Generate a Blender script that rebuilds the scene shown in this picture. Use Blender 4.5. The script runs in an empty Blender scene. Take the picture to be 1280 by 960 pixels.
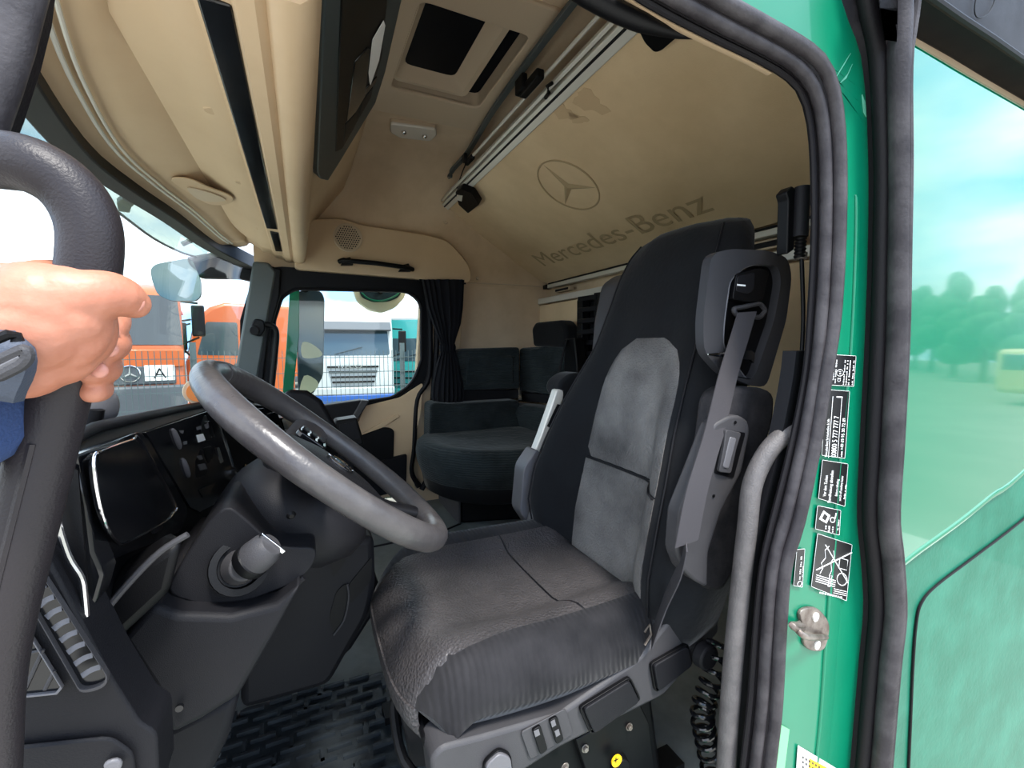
import bpy, bmesh, math, random
from mathutils import Vector, Matrix
R = random.Random(7)
C = bpy.context.scene.collection
ZC = 2.25            # eye height of the photographer above the yard

# ------------------------------------------------------------------ camera
FPX = 560.0
def _n(a): a = Vector(a); a.normalize(); return a
_cy = _n((378-640, 480-433, -FPX)); _cx = _n((1845-640, 480-433, -FPX))
_cz = _cx.cross(_cy).normalized(); _cx = _cy.cross(_cz)
cam_d = bpy.data.cameras.new('camera'); cam = bpy.data.objects.new('camera', cam_d); C.objects.link(cam)
cam_d.sensor_width = 36.0; cam_d.lens = FPX*36/1280; cam_d.clip_start = 0.02; cam_d.clip_end = 500
rot = Matrix((_cx, _cy, _cz))                  # rows: world axes seen from the camera
cam.matrix_world = Matrix.Translation((0, 0, ZC)) @ rot.to_4x4()
bpy.context.scene.camera = cam
vs = bpy.context.scene.view_settings
vs.view_transform = 'Standard'; vs.look = 'None'; vs.gamma = 1; vs.use_curve_mapping = False
vs.exposure = 1.42

# ------------------------------------------------------------------ sky and sun
w = bpy.data.worlds.new('sky'); bpy.context.scene.world = w; w.use_nodes = True
nt = w.node_tree; nt.nodes.clear()
def N(t, **k):
    n = nt.nodes.new(t)
    for a, b in k.items(): setattr(n, a, b)
    return n
tc = N('ShaderNodeTexCoord'); mp = N('ShaderNodeMapping'); mp.inputs['Scale'].default_value = (1, 1, 2.6)
no = N('ShaderNodeTexNoise'); no.inputs['Scale'].default_value = 2.3; no.inputs['Detail'].default_value = 9; no.inputs['Roughness'].default_value = .55
cr = N('ShaderNodeValToRGB'); cr.color_ramp.elements[0].position = .40; cr.color_ramp.elements[1].position = .60
cr.color_ramp.elements[0].color = (.22, .42, .74, 1); cr.color_ramp.elements[1].color = (.97, .98, 1, 1)
bg = N('ShaderNodeBackground'); bg.inputs['Strength'].default_value = 1.45
ou = N('ShaderNodeOutputWorld')
nt.links.new(tc.outputs['Generated'], mp.inputs[0]); nt.links.new(mp.outputs[0], no.inputs['Vector'])
nt.links.new(no.outputs[0], cr.inputs[0]); nt.links.new(cr.outputs[0], bg.inputs[0]); nt.links.new(bg.outputs[0], ou.inputs[0])
sd = bpy.data.lights.new('sun', 'SUN'); sd.energy = 2.6; sd.angle = math.radians(12); sd.color = (1, .96, .9)
so = bpy.data.objects.new('sun', sd); C.objects.link(so); so.location = (0, -3, 6)
so.rotation_euler = Vector((0.15, -0.75, 1.5)).to_track_quat('Z', 'Y').to_euler()

# ------------------------------------------------------------------ pixel -> point on a real plane
def ray(u, v):
    c = Vector((u-640, 480-v, -FPX)); return Vector((c.dot(_cx), c.dot(_cy), c.dot(_cz)))
def P(u, v, X=None, Y=None, Z=None):
    d = ray(u, v); t = X/d[0] if X is not None else Y/d[1] if Y is not None else Z/d[2]
    return d*t
def PL(u, v, p0, n):
    d = ray(u, v); return d*(Vector(p0).dot(n)/d.dot(n))

# ------------------------------------------------------------------ materials
def s(r, g, b):
    f = lambda c: ((c/255+.055)/1.055)**2.4 if c > 10 else c/255/12.92
    return (f(r), f(g), f(b), 1)
MATS = {}
def mat(name, col, rough=.5, metal=0, bump=0, bscale=200, col2=None, cscale=6, coat=0, tex='noise', spec=.5, lo=.4, hi=.65, sheen=0, emis=None, rvar=0):
    m = bpy.data.materials.new(name); m.use_nodes = True; t = m.node_tree; b = t.nodes['Principled BSDF']
    b.inputs['Base Color'].default_value = col; b.inputs['Roughness'].default_value = rough
    b.inputs['Metallic'].default_value = metal; b.inputs['Coat Weight'].default_value = coat; b.inputs['Coat Roughness'].default_value = .04
    b.inputs['Specular IOR Level'].default_value = spec
    if sheen: b.inputs['Sheen Weight'].default_value = sheen; b.inputs['Sheen Roughness'].default_value = .4
    if emis: b.inputs['Emission Color'].default_value = emis[0]; b.inputs['Emission Strength'].default_value = emis[1]
    g = t.nodes.new('ShaderNodeTexCoord')
    if col2 or rvar:
        n = t.nodes.new('ShaderNodeTexNoise'); n.inputs['Scale'].default_value = cscale; n.inputs['Detail'].default_value = 6; n.inputs['Roughness'].default_value = .6
        t.links.new(g.outputs['Object'], n.inputs['Vector'])
        if col2:
            r = t.nodes.new('ShaderNodeValToRGB'); r.color_ramp.elements[0].position = lo; r.color_ramp.elements[1].position = hi
            r.color_ramp.elements[0].color = col; r.color_ramp.elements[1].color = col2
            t.links.new(n.outputs[0], r.inputs[0]); t.links.new(r.outputs[0], b.inputs['Base Color'])
        if rvar:
            mr = t.nodes.new('ShaderNodeMapRange'); mr.inputs['From Min'].default_value = .3; mr.inputs['From Max'].default_value = .7
            mr.inputs['To Min'].default_value = max(.03, rough-rvar); mr.inputs['To Max'].default_value = min(1, rough+rvar)
            t.links.new(n.outputs[0], mr.inputs[0]); t.links.new(mr.outputs[0], b.inputs['Roughness'])
    if bump:
        bp = t.nodes.new('ShaderNodeBump'); bp.inputs['Strength'].default_value = bump; bp.inputs['Distance'].default_value = .002
        if tex == 'noise':
            x = t.nodes.new('ShaderNodeTexNoise'); x.inputs['Scale'].default_value = bscale; x.inputs['Detail'].default_value = 3
        elif tex == 'voronoi':
            x = t.nodes.new('ShaderNodeTexVoronoi'); x.inputs['Scale'].default_value = bscale
        else:
            x = t.nodes.new('ShaderNodeTexWave'); x.inputs['Scale'].default_value = bscale; x.bands_direction = tex; x.inputs['Distortion'].default_value = 3; x.inputs['Detail'].default_value = 2
        t.links.new(g.outputs['Object'], x.inputs['Vector']); t.links.new(x.outputs[0], bp.inputs['Height']); t.links.new(bp.outputs[0], b.inputs['Normal'])
    MATS[name] = m; return m
def glass(name, tint, refl=.06, alpha=0):
    m = bpy.data.materials.new(name); m.use_nodes = True; t = m.node_tree; t.nodes.clear()
    o = t.nodes.new('ShaderNodeOutputMaterial'); tr = t.nodes.new('ShaderNodeBsdfTransparent'); tr.inputs[0].default_value = tint
    gl = t.nodes.new('ShaderNodeBsdfGlossy'); gl.inputs['Roughness'].default_value = 0
    lw = t.nodes.new('ShaderNodeLayerWeight'); lw.inputs[0].default_value = .5
    pw = t.nodes.new('ShaderNodeMath'); pw.operation = 'POWER'; pw.inputs[1].default_value = 4; t.links.new(lw.outputs['Facing'], pw.inputs[0])
    fr = t.nodes.new('ShaderNodeMath'); fr.operation = 'MULTIPLY_ADD'; fr.inputs[1].default_value = .45; fr.inputs[2].default_value = .015; t.links.new(pw.outputs[0], fr.inputs[0]); mx = t.nodes.new('ShaderNodeMixShader')
    t.links.new(fr.outputs[0], mx.inputs[0]); t.links.new(tr.outputs[0], mx.inputs[1]); t.links.new(gl.outputs[0], mx.inputs[2])
    last = mx
    if alpha:
        df = t.nodes.new('ShaderNodeBsdfDiffuse'); df.inputs[0].default_value = tint; m2 = t.nodes.new('ShaderNodeMixShader'); m2.inputs[0].default_value = alpha
        t.links.new(mx.outputs[0], m2.inputs[1]); t.links.new(df.outputs[0], m2.inputs[2]); last = m2
    t.links.new(last.outputs[0], o.inputs[0]); MATS[name] = m; return m

beige = mat('beige_plastic', s(206, 180, 147), .6, bump=.12, bscale=700, spec=.3, col2=s(198, 171, 138), cscale=3)
beige_d = mat('beige_dark', s(196, 176, 150), .6, bump=.1, bscale=600)
liner = mat('beige_liner', s(210, 187, 157), .9, bump=.35, bscale=420, col2=s(197, 173, 143), cscale=5, sheen=.2)
bunkm = mat('bunk_liner', s(224, 198, 160), .9, bump=.4, bscale=320, col2=s(206, 179, 141), cscale=3.2, lo=.35, hi=.7, sheen=.2)
stain = mat('liner_stain', s(200, 172, 136), .95, bump=.4, bscale=320)
emb = mat('embossed', s(176, 154, 120), .8, bump=.2, bscale=300)
blackp = mat('black_plastic', s(10, 10, 12), .45, bump=.15, bscale=900, spec=.18)
blackg = mat('black_gloss', s(14, 15, 18), .16, bump=0, rvar=.08, cscale=5)
darkp = mat('dark_plastic', s(24, 24, 27), .52, spec=.16, bump=.25, bscale=900, rvar=.08, cscale=8)
greyp = mat('grey_plastic', s(60, 59, 61), .5, spec=.3, bump=.25, bscale=800, col2=s(56, 55, 57), cscale=14)
greyl = mat('light_grey_plastic', s(94, 93, 96), .45, bump=.2, bscale=700)
pillar_m = mat('pillar_grey', s(74, 81, 81), .5, bump=.15, bscale=700)
grip = mat('textured_grip', s(40, 36, 38), .42, spec=.3, bump=.22, bscale=650)
barm = mat('painted_bar', s(92, 88, 87), .55, bump=.5, bscale=420, col2=s(72, 69, 69), cscale=22)
rubber = mat('rubber', s(42, 39, 42), .5, spec=.25, bump=.3, bscale=240, col2=s(66, 63, 65), cscale=18)
rubber2 = mat('rubber_dark', s(20, 18, 21), .55, spec=.2, bump=.25, bscale=240)
green = mat('green_paint', s(0, 108, 78), .36, coat=.3, spec=.3, col2=s(2, 116, 84), cscale=2)
green_o = mat('green_outer_paint', s(0, 112, 82), .22, metal=.1, coat=.8, spec=.3, bump=.03, bscale=30)
green_l = mat('green_lower_paint', s(10, 92, 70), .55, coat=.08, spec=.3, bump=.35, bscale=110, col2=s(30, 108, 86), cscale=9)
chrome = mat('chrome', s(225, 225, 228), .12, 1)
alu = mat('aluminium', s(216, 213, 204), .4, .25)
steel = mat('worn_steel', s(138, 130, 122), .42, .6, bump=.3, bscale=90, col2=s(98, 86, 78), cscale=40)
fabric = mat('black_velour', s(20, 22, 25), .95, bump=.5, bscale=90, col2=s(17, 18, 21), cscale=12, sheen=.12, spec=.2)
fabric_w = mat('velour_worn', s(18, 18, 21), .9, bump=.5, bscale=30, col2=s(42, 41, 43), cscale=9, sheen=.15, tex='X', spec=.25, lo=.35, hi=.7)
lounge_m = mat('lounge_velour', s(44, 51, 53), .95, bump=1, bscale=30, col2=s(30, 35, 37), cscale=7, sheen=.12, spec=.2, tex='Z')
ins_b = mat('worn_back_insert', s(124, 122, 120), .66, bump=.8, bscale=200, tex='voronoi', col2=s(62, 60, 60), cscale=4, lo=.35, hi=.68)
ins_c = mat('worn_seat_insert', s(68, 65, 66), .5, spec=.4, bump=.9, bscale=200, tex='voronoi', col2=s(48, 46, 47), cscale=5, rvar=.12)
wheelm = mat('worn_leather', s(64, 61, 62), .36, bump=.5, bscale=70, col2=s(78, 75, 74), cscale=16, rvar=.1)
floorm = mat('floor_vinyl', s(122, 127, 125), .6, bump=.3, bscale=300, col2=s(98, 103, 102), cscale=7)
matm = mat('rubber_mat', s(28, 33, 37), .5, bump=.3, bscale=300, col2=s(46, 52, 56), cscale=9)
curtm = mat('curtain_cloth', s(24, 24, 28), .95, bump=.3, bscale=300, spec=.2)
skin = mat('skin', s(170, 108, 84), .5, bump=.3, bscale=160, col2=s(182, 122, 98), cscale=30)
skin.node_tree.nodes['Principled BSDF'].inputs['Subsurface Weight'].default_value = .12
skin.node_tree.nodes['Principled BSDF'].inputs['Subsurface Radius'].default_value = (.01, .004, .002)
nailm = mat('nail', s(192, 132, 116), .3)
strapm = mat('watch_strap', s(62, 70, 84), .7, bump=.4, bscale=500)
denim = mat('blue_sleeve', s(40, 62, 104), .9, bump=.5, bscale=500)
white = mat('white_print', s(238, 238, 236), .6)
sticker = mat('sticker_black', s(20, 20, 22), .35)
yellow = mat('yellow', s(240, 190, 20), .5)
redm = mat('red_plastic', s(190, 40, 40), .5)
orange = mat('orange_paint', s(178, 80, 10), .4, coat=.4)
whitep = mat('white_paint', s(165, 170, 170), .4, coat=.4)
teal = mat('teal_paint', s(20, 120, 118), .4, coat=.4)
redp = mat('red_paint', s(206, 34, 44), .4, coat=.3)
slate = mat('slate_plastic', s(50, 62, 66), .45, bump=.15, bscale=800)
bluep = mat('blue_paint', s(24, 76, 150), .4)
purple = mat('purple_cover', s(86, 60, 130), .6)
dglass = mat('dark_glass', s(50, 66, 74), .08, spec=.8)
dglass2 = mat('hatch_glass', s(5, 7, 14), .5, spec=.1)
tyre = mat('tyre', s(38, 38, 40), .8)
chassis = mat('chassis_grey', s(70, 74, 80), .6)
wheelsil = mat('rim_grey', s(170, 170, 168), .5)
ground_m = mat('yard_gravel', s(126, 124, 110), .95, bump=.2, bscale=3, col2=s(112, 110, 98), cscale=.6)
bounce_m = mat('added_bounce_slab', s(188, 183, 172), .95, bump=.2, bscale=30, col2=s(174, 169, 158), cscale=.8)  # pale tone of the added slab that reflects daylight into the cab
fence_m = mat('fence_steel', s(70, 82, 84), .5, .3)
leafm = mat('leaves', s(36, 78, 40), .8, bump=.6, bscale=3, col2=s(62, 108, 54), cscale=1.5)
barkm = mat('bark', s(84, 70, 58), .9)
lampm = mat('lamp_lens', s(214, 208, 196), .15, spec=.8)
amber = mat('amber_lens', s(226, 128, 50), .35)
mirror_m = mat('mirror_glass', s(120, 128, 118), .06, 1)
w_glass = glass('window_glass', (.93, .97, .95, 1))
visor_g = glass('visor_acrylic', (.55, .62, .55, 1), alpha=.38)

# ------------------------------------------------------------------ mesh pieces: (verts, faces)
def V(*a): return Vector(a if len(a) > 1 else a[0])
def join(*ms):
    vs_, fs = [], []
    for v, f in ms:
        k = len(vs_); vs_ += list(v); fs += [tuple(i+k for i in q) for q in f]
    return vs_, fs
def box(c, d, ax=None):
    c = V(c); x, y, z = ax or (V(1, 0, 0), V(0, 1, 0), V(0, 0, 1)); hx, hy, hz = d[0]/2, d[1]/2, d[2]/2
    v = [c+x*(hx*a)+y*(hy*b)+z*(hz*e) for a, b, e in ((-1,-1,-1),(1,-1,-1),(1,1,-1),(-1,1,-1),(-1,-1,1),(1,-1,1),(1,1,1),(-1,1,1))]
    return v, [(0,3,2,1),(4,5,6,7),(0,1,5,4),(1,2,6,5),(2,3,7,6),(3,0,4,7)]
def prism(poly, vec):
    poly = [V(p) for p in poly]; n = len(poly); vec = V(vec)
    return poly+[p+vec for p in poly], [tuple(range(n))[::-1], tuple(range(n, 2*n))]+[(i, (i+1) % n, (i+1) % n+n, i+n) for i in range(n)]
def ring(outer, inner, vec):
    n = len(outer); vec = V(vec); o = [V(p) for p in outer]; i_ = [V(p) for p in inner]
    v = o+i_+[p+vec for p in o]+[p+vec for p in i_]; f = []
    for k in range(n):
        j = (k+1) % n
        f += [(k, j, n+j, n+k), (2*n+k, 3*n+k, 3*n+j, 2*n+j), (k, 2*n+k, 2*n+j, j), (n+k, n+j, 3*n+j, 3*n+k)]
    return v, f
def loft(rings, caps=True, closed=True):
    n = len(rings[0]); v = [V(p) for r in rings for p in r]; f = []
    for a in range(len(rings)-1):
        for k in range(n if closed else n-1):
            j = (k+1) % n; f.append((a*n+k, a*n+j, (a+1)*n+j, (a+1)*n+k))
    if caps and closed: f += [tuple(range(n))[::-1], tuple(range((len(rings)-1)*n, len(rings)*n))]
    return v, f
def rnd(poly, r, seg=4):
    out = []; n = len(poly); poly = [V(p) for p in poly]
    rr = r if isinstance(r, (list, tuple)) else [r]*n
    for i in range(n):
        p, a, b = poly[i], poly[i-1], poly[(i+1) % n]; r0 = rr[i]
        if r0 <= 0: out.append(p); continue
        da, db = a-p, b-p; q = min(r0, da.length*.48, db.length*.48); s0, s1 = p+da.normalized()*q, p+db.normalized()*q
        for k in range(seg+1):
            t = k/seg; out.append(s0*(1-t)**2+p*2*t*(1-t)+s1*t*t)
    return out
def smooth_path(pts, sub=6, closed=False):
    pts = [V(p) for p in pts]; n = len(pts); out = []
    rng = range(n if closed else n-1)
    for i in rng:
        g = lambda k: pts[k % n] if closed else pts[max(0, min(n-1, k))]
        p0, p1, p2, p3 = g(i-1), g(i), g(i+1), g(i+2)
        for k in range(sub):
            t = k/sub
            out.append(.5*((2*p1)+(p2-p0)*t+(2*p0-5*p1+4*p2-p3)*t*t+(3*p1-p0-3*p2+p3)*t**3))
    if not closed: out.append(pts[-1])
    return out
def sweep(path, prof, closed=False, up=None):
    """prof: function (i) -> list of 2d offsets (a along side, b along up)"""
    n = len(path); rings = []; nrm = None
    for i in range(n):
        a = path[(i-1) % n] if closed or i else path[i]; b = path[(i+1) % n] if closed or i < n-1 else path[i]
        t = (b-a).normalized()
        if up is not None: sd_ = t.cross(V(up)).normalized(); nr = sd_.cross(t)
        else:
            if nrm is None:
                h = V(0, 0, 1) if abs(t.z) < .9 else V(1, 0, 0); nrm = (h-t*h.dot(t)).normalized()
            nrm = (nrm-t*nrm.dot(t)).normalized(); nr = nrm; sd_ = t.cross(nr)
        rings.append([path[i]+sd_*x+nr*y for x, y in prof(i)])
    if closed: rings.append(rings[0]); return loft(rings, caps=False)
    return loft(rings)
def circ(r, n=12, ry=None): return [(r*math.cos(2*math.pi*k/n), (ry or r)*math.sin(2*math.pi*k/n)) for k in range(n)]
def tube(path, r, n=12, closed=False, ry=None, up=None):
    path = [V(p) for p in path]; f = r if callable(r) else (lambda i: r)
    return sweep(path, lambda i: circ(f(i), n, ry), closed, up)
def disc(c, ax, r, h, n=24, r2=None):
    c = V(c); ax = V(ax).normalized(); a = ax.orthogonal().normalized(); b = ax.cross(a)
    rg = lambda o, q: [c+ax*o+a*(q*math.cos(2*math.pi*k/n))+b*(q*math.sin(2*math.pi*k/n)) for k in range(n)]
    return loft([rg(0, r), rg(h, r2 if r2 is not None else r)])
def lathe(c, ax, prof, n=24):
    c = V(c); ax = V(ax).normalized(); a = ax.orthogonal().normalized(); b = ax.cross(a)
    return loft([[c+ax*h+a*(q*math.cos(2*math.pi*k/n))+b*(q*math.sin(2*math.pi*k/n)) for k in range(n)] for q, h in prof])
def ball(c, r, n=12, m=8):
    c = V(c); r = V(r) if not isinstance(r, (int, float)) else V(r, r, r)
    rings = []
    for i in range(1, m):
        t = math.pi*i/m; rings.append([c+V(r.x*math.sin(t)*math.cos(2*math.pi*k/n), r.y*math.sin(t)*math.sin(2*math.pi*k/n), r.z*math.cos(t)) for k in range(n)])
    return loft(rings)
def surf(fn, us, vs_, thick=None):
    """grid surface; with thick it is closed into a sheet"""
    g = [[V(fn(u, v)) for v in vs_] for u in us]; n = len(vs_); m = len(us)
    v = [p for r in g for p in r]; f = [(a*n+b, a*n+b+1, (a+1)*n+b+1, (a+1)*n+b) for a in range(m-1) for b in range(n-1)]
    if thick is not None:
        t = V(thick); k = len(v); v += [p+t for p in v]; f += [tuple(i+k for i in q)[::-1] for q in f]
        e = [a*n for a in range(m)]; e2 = [a*n+n-1 for a in range(m)]
        for a in range(m-1): f += [(e[a], e[a+1], e[a+1]+k, e[a]+k), (e2[a+1], e2[a], e2[a]+k, e2[a+1]+k)]
        for b in range(n-1): f += [(b+1, b, b+k, b+1+k), ((m-1)*n+b, (m-1)*n+b+1, (m-1)*n+b+1+k, (m-1)*n+b+k)]
    return v, f
def lin(a, b, n): return [a+(b-a)*i/(n-1) for i in range(n)]

# ------------------------------------------------------------------ objects
ABS = {}
def thing(name, label, cat, loc, group=None):
    o = bpy.data.objects.new(name, None); C.objects.link(o); o.empty_display_size = .05
    loc = V(loc); ABS[o.name] = loc; o.location = loc+V(0, 0, ZC); o['label'] = label; o['category'] = cat
    if group: o['group'] = group
    return o
def obj(name, mesh, m, parent=None, bevel=0, seg=2, sub=0, label=None, cat=None, group=None, kind=None, ang=38, loc=None, flat=False):
    vs_, fs = mesh; me = bpy.data.meshes.new(name)
    if parent is None:
        o0 = V(loc) if loc is not None else V(sum(v[0] for v in vs_)/len(vs_), sum(v[1] for v in vs_)/len(vs_), min(v[2] for v in vs_))
    else: o0 = V(loc) if loc is not None else ABS[parent.name]
    me.from_pydata([tuple(v-o0) for v in vs_], [], fs); me.update()
    bm = bmesh.new(); bm.from_mesh(me); bmesh.ops.recalc_face_normals(bm, faces=bm.faces); bm.to_mesh(me); bm.free()
    me.materials.append(m)
    if not flat: me.shade_smooth(); me.set_sharp_from_angle(angle=math.radians(ang))
    o = bpy.data.objects.new(name, me); C.objects.link(o); ABS[o.name] = o0
    if parent is not None: o.parent = parent; o.location = o0-ABS[parent.name]
    else: o.location = o0+V(0, 0, ZC)
    if bevel:
        b = o.modifiers.new('b', 'BEVEL'); b.width = bevel; b.segments = seg; b.limit_method = 'ANGLE'; b.angle_limit = math.radians(35)
    if sub: q = o.modifiers.new('s', 'SUBSURF'); q.levels = sub; q.render_levels = sub
    if label: o['label'] = label
    if cat: o['category'] = cat
    if group: o['group'] = group
    if kind: o['kind'] = kind
    return o
def text(name, body, p, xd, yd, size, ext, m, parent, sx=1.0, align='LEFT', spacing=1.0, label=None):
    cu = bpy.data.curves.new(name, 'FONT'); cu.body = body; cu.size = 1; cu.extrude = 0; cu.align_x = align; cu.space_character = spacing; cu.resolution_u = 3
    t = bpy.data.objects.new(name, cu); C.objects.link(t); dg = bpy.context.evaluated_depsgraph_get()
    me = bpy.data.meshes.new_from_object(t.evaluated_get(dg)); vs_ = [v.co.copy() for v in me.vertices]; fs = [tuple(q.vertices) for q in me.polygons]
    bpy.data.objects.remove(t); bpy.data.curves.remove(cu); bpy.data.meshes.remove(me)
    xd, yd = V(xd).normalized(), V(yd).normalized(); n = xd.cross(yd).normalized()
    v2 = [V(p)+xd*(q.x*size*sx)+yd*(q.y*size)+n*ext for q in vs_]
    return obj(name, (v2, fs), m, parent, label=label, flat=True)
def dup(o, name, dp, parent):
    """copy of a part with shared mesh, moved by dp"""
    c = o.copy(); c.name = name; C.objects.link(c); c.parent = parent; c.location = o.location+V(dp); ABS[c.name] = ABS[o.name]+V(dp); return c

# ================================================================== THE SETTING
YF, YN, XR, ZF, ZT = 2.56, .42, 1.47, -.90, .98
gx = [(-60, -60), (90, -60), (90, 70), (-60, 70)]
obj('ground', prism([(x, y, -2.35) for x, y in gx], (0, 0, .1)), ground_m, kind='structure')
obj('ground', prism([(-5, -7, -2.25), (6.5, -7, -2.25), (6.5, 5.2, -2.25), (-5, 5.2, -2.25)], (0, 0, .012)), bounce_m, kind='structure')  # made-up pale slab over the gravel, added to bounce daylight up into the cab
# floor
obj('floor', join(prism([(-.55, .46, ZF-.04), (XR, .46, ZF-.04), (XR, YF, ZF-.04), (-.55, YF, ZF-.04)], (0, 0, .04))), floorm, kind='structure')
obj('trim_1', tube([P(466, 684, Z=ZF), P(500, 677, Z=ZF), P(545, 668, Z=ZF), P(575, 655, Z=ZF)], .006, 6), rubber2, kind='structure')
# roof liner: one vault, flat in the middle and rolled down to both side walls, with the hatch cut out
HX0, HX1, HY0, HY1 = .335, .685, 1.33, 1.80
vault = [(.475, .42), (.48, .58), (.52, .78), (.66, .93), (.85, ZT), (HY0, ZT), (HY1, ZT), (2.1, ZT), (2.25, .965), (2.38, .90), (2.47, .80), (2.52, .68), (2.55, .5), (2.56, .36)]
xs = [-.2, HX0, HX1, 1.0, 1.36, 1.47]
v_, f_ = [], []
for i, x in enumerate(xs):
    for j, (y, z) in enumerate(vault): v_.append(V(x, y, z if x < 1.4 else min(z, .9)))
nv = len(vault)
for i in range(len(xs)-1):
    for j in range(nv-1):
        if i == 1 and j == 5: continue
        f_.append((i*nv+j, i*nv+j+1, (i+1)*nv+j+1, (i+1)*nv+j))
obj('ceiling', (v_+[p+V(0, (p.y-1.5)*.02, .03) for p in v_], f_+[tuple(k+len(v_) for k in q) for q in f_]), liner, kind='structure', ang=60)
# rear wall, passenger side wall behind the door
obj('wall_rear', box((XR+.02, 1.5, .02), (.04, 2.2, 1.9)), liner, kind='structure')
obj('wall_passenger', prism([(.86, YF, .40), (XR, YF, .40), (XR, YF, ZF), (.66, YF, ZF), (.66, YF, -.1), (.80, YF, .36)], (0, .05, 0)), liner, kind='structure')
obj('trim_2', tube([P(583, 353, Y=2.55), P(625, 355, Y=2.55), P(676, 358, Y=2.55)], .004, 6), beige_d, kind='structure')
# fixed door pillar of the passenger side: beige strips and black rubber seals
Y = 2.5
pil = thing('door_pillar', 'beige and black pillar with rubber seals behind the far door', 'pillar', P(540, 620, Y=2.52))
obj('pillar_cover', prism([P(527, 350, Y=2.53), P(580, 354, Y=2.53), P(576, 430, Y=2.53), P(552, 660, Y=2.53), P(512, 630, Y=2.53)], (0, .05, 0)), beige, pil, bevel=.005)
for px in (((532, 356), (537, 400), (536, 470), (521, 500), (517, 560), (514, 590), (524, 608)), ((541, 360), (546, 420), (541, 500), (538, 560), (537, 590), (527, 612))):
    obj('door_seal', tube(smooth_path([P(u, v, Y=2.5) for u, v in px], 5), .016, 8), rubber2, pil)
obj('black_strip', prism([P(u, v, Y=2.515) for u, v in ((543, 470), (552, 500), (546, 612), (536, 612), (541, 540))], (0, .02, 0)), blackp, pil)

# ------------------------------------------------------------------ passenger door with its window
dr = thing('door_2', None, 'door', P(440, 640, Y=2.5)); del dr['label'], dr['category']; dr['kind'] = 'structure'
win = [(343, 400), (352, 372), (368, 361), (510, 364), (527, 378), (527, 450), (516, 480), (490, 497), (430, 506), (335, 516)]
out = [(300, 400), (318, 338), (350, 333), (510, 345), (534, 352), (536, 455), (530, 482), (500, 510), (430, 522), (300, 530)]
rr = [0, .02, .03, .05, .05, .0, .08, .02, 0, 0]
ip = [P(u, v, Y=2.5) for u, v in win]; op = [P(u, v, Y=2.5) for u, v in out]
def tworing(o_, i_, r):
    a = rnd(i_, [x if x else .004 for x in r], 3); b = rnd(o_, [x*.7 if x else .004 for x in r], 3); return b, a
b_, a_ = tworing(op, ip, rr)
obj('window_frame', ring(b_, a_, (0, .05, 0)), blackp, dr, bevel=.006)
lip = rnd(ip, [x if x else .004 for x in rr], 4)
obj('window_seal', tube([p+V(0, .0, 0) for p in lip], .009, 8, closed=True), rubber2, dr)
obj('window_pane', prism([p+V(0, .035, 0) for p in a_], (0, .004, 0)), w_glass, dr)
obj('door_skin', prism([P(u, v, Y=2.56) for u, v in ((330, 522), (470, 512), (523, 480), (524, 618), (330, 640))], (0, .03, 0)), green, dr)
dp = [(447, 530), (455, 508), (500, 497), (520, 484), (529, 478), (526, 520), (517, 552), (514, 588), (520, 612), (505, 618), (380, 640), (380, 560)]
obj('door_panel', prism(rnd([P(u, v, Y=2.49) for u, v in dp], .02, 3), (0, .06, 0)), beige, dr, bevel=.006)
obj('panel_crease', prism([P(u, v, Y=2.482) for u, v in ((447, 545), (497, 517), (500, 521), (450, 552))], (0, .02, 0)), beige, dr, bevel=.003)
obj('door_pocket', prism(rnd([P(u, v, Y=2.475) for u, v in ((400, 560), (450, 545), (480, 534), (493, 536), (492, 573), (440, 588), (400, 600))], [.0, .01, .02, .04, .01, 0, 0], 4), (0, .03, 0)), blackp, dr, bevel=.006)
obj('kick_panel', prism([P(u, v, Y=2.465) for u, v in ((400, 588), (468, 578), (509, 568), (508, 612), (400, 640))], (0, .04, 0)), darkp, dr, bevel=.008)
obj('armrest', prism([P(u, v, Y=2.44) for u, v in ((350, 515), (452, 500), (458, 505), (436, 533), (350, 545))], (0, .08, 0)), darkp, dr, bevel=.01)
obj('handle_trim', prism([P(u, v, Y=2.43) for u, v in ((452, 500), (462, 501), (438, 540), (420, 548), (416, 541), (434, 532))], (0, .06, 0)), greyp, dr, bevel=.006)
# black grab bar on the A-pillar beside the window
gb = thing('pillar_grab_bar', 'slim black upright grab bar on the far windscreen pillar', 'handle', P(335, 480, Y=2.44))
obj('bar', tube(smooth_path([P(u, v, Y=2.44) for u, v in ((322, 408), (336, 406), (345, 414), (344, 440), (338, 500))], 5), .014, 10), blackp, gb)
obj('mount', prism(rnd([P(u, v, Y=2.42) for u, v in ((314, 404), (318, 398), (330, 400), (332, 412), (326, 421), (314, 418))], .012, 3), (0, .05, 0)), blackp, gb, bevel=.006)
obj('button', disc(P(318, 413, Y=2.415), (0, -1, 0), .022, .015, 14, .018), darkp, gb)
# far windscreen pillar
obj('trim_3', prism([P(u, v, Y=2.47) for u, v in ((316, 326), (336, 328), (346, 340), (318, 500), (288, 500))], (0, .10, 0)), pillar_m, kind='structure', bevel=.012)
obj('trim_4', prism([P(u, v, Y=2.475) for u, v in ((330, 330), (352, 336), (350, 372), (336, 420), (326, 505), (312, 505))], (0, .09, 0)), blackp, kind='structure', bevel=.008)

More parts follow.
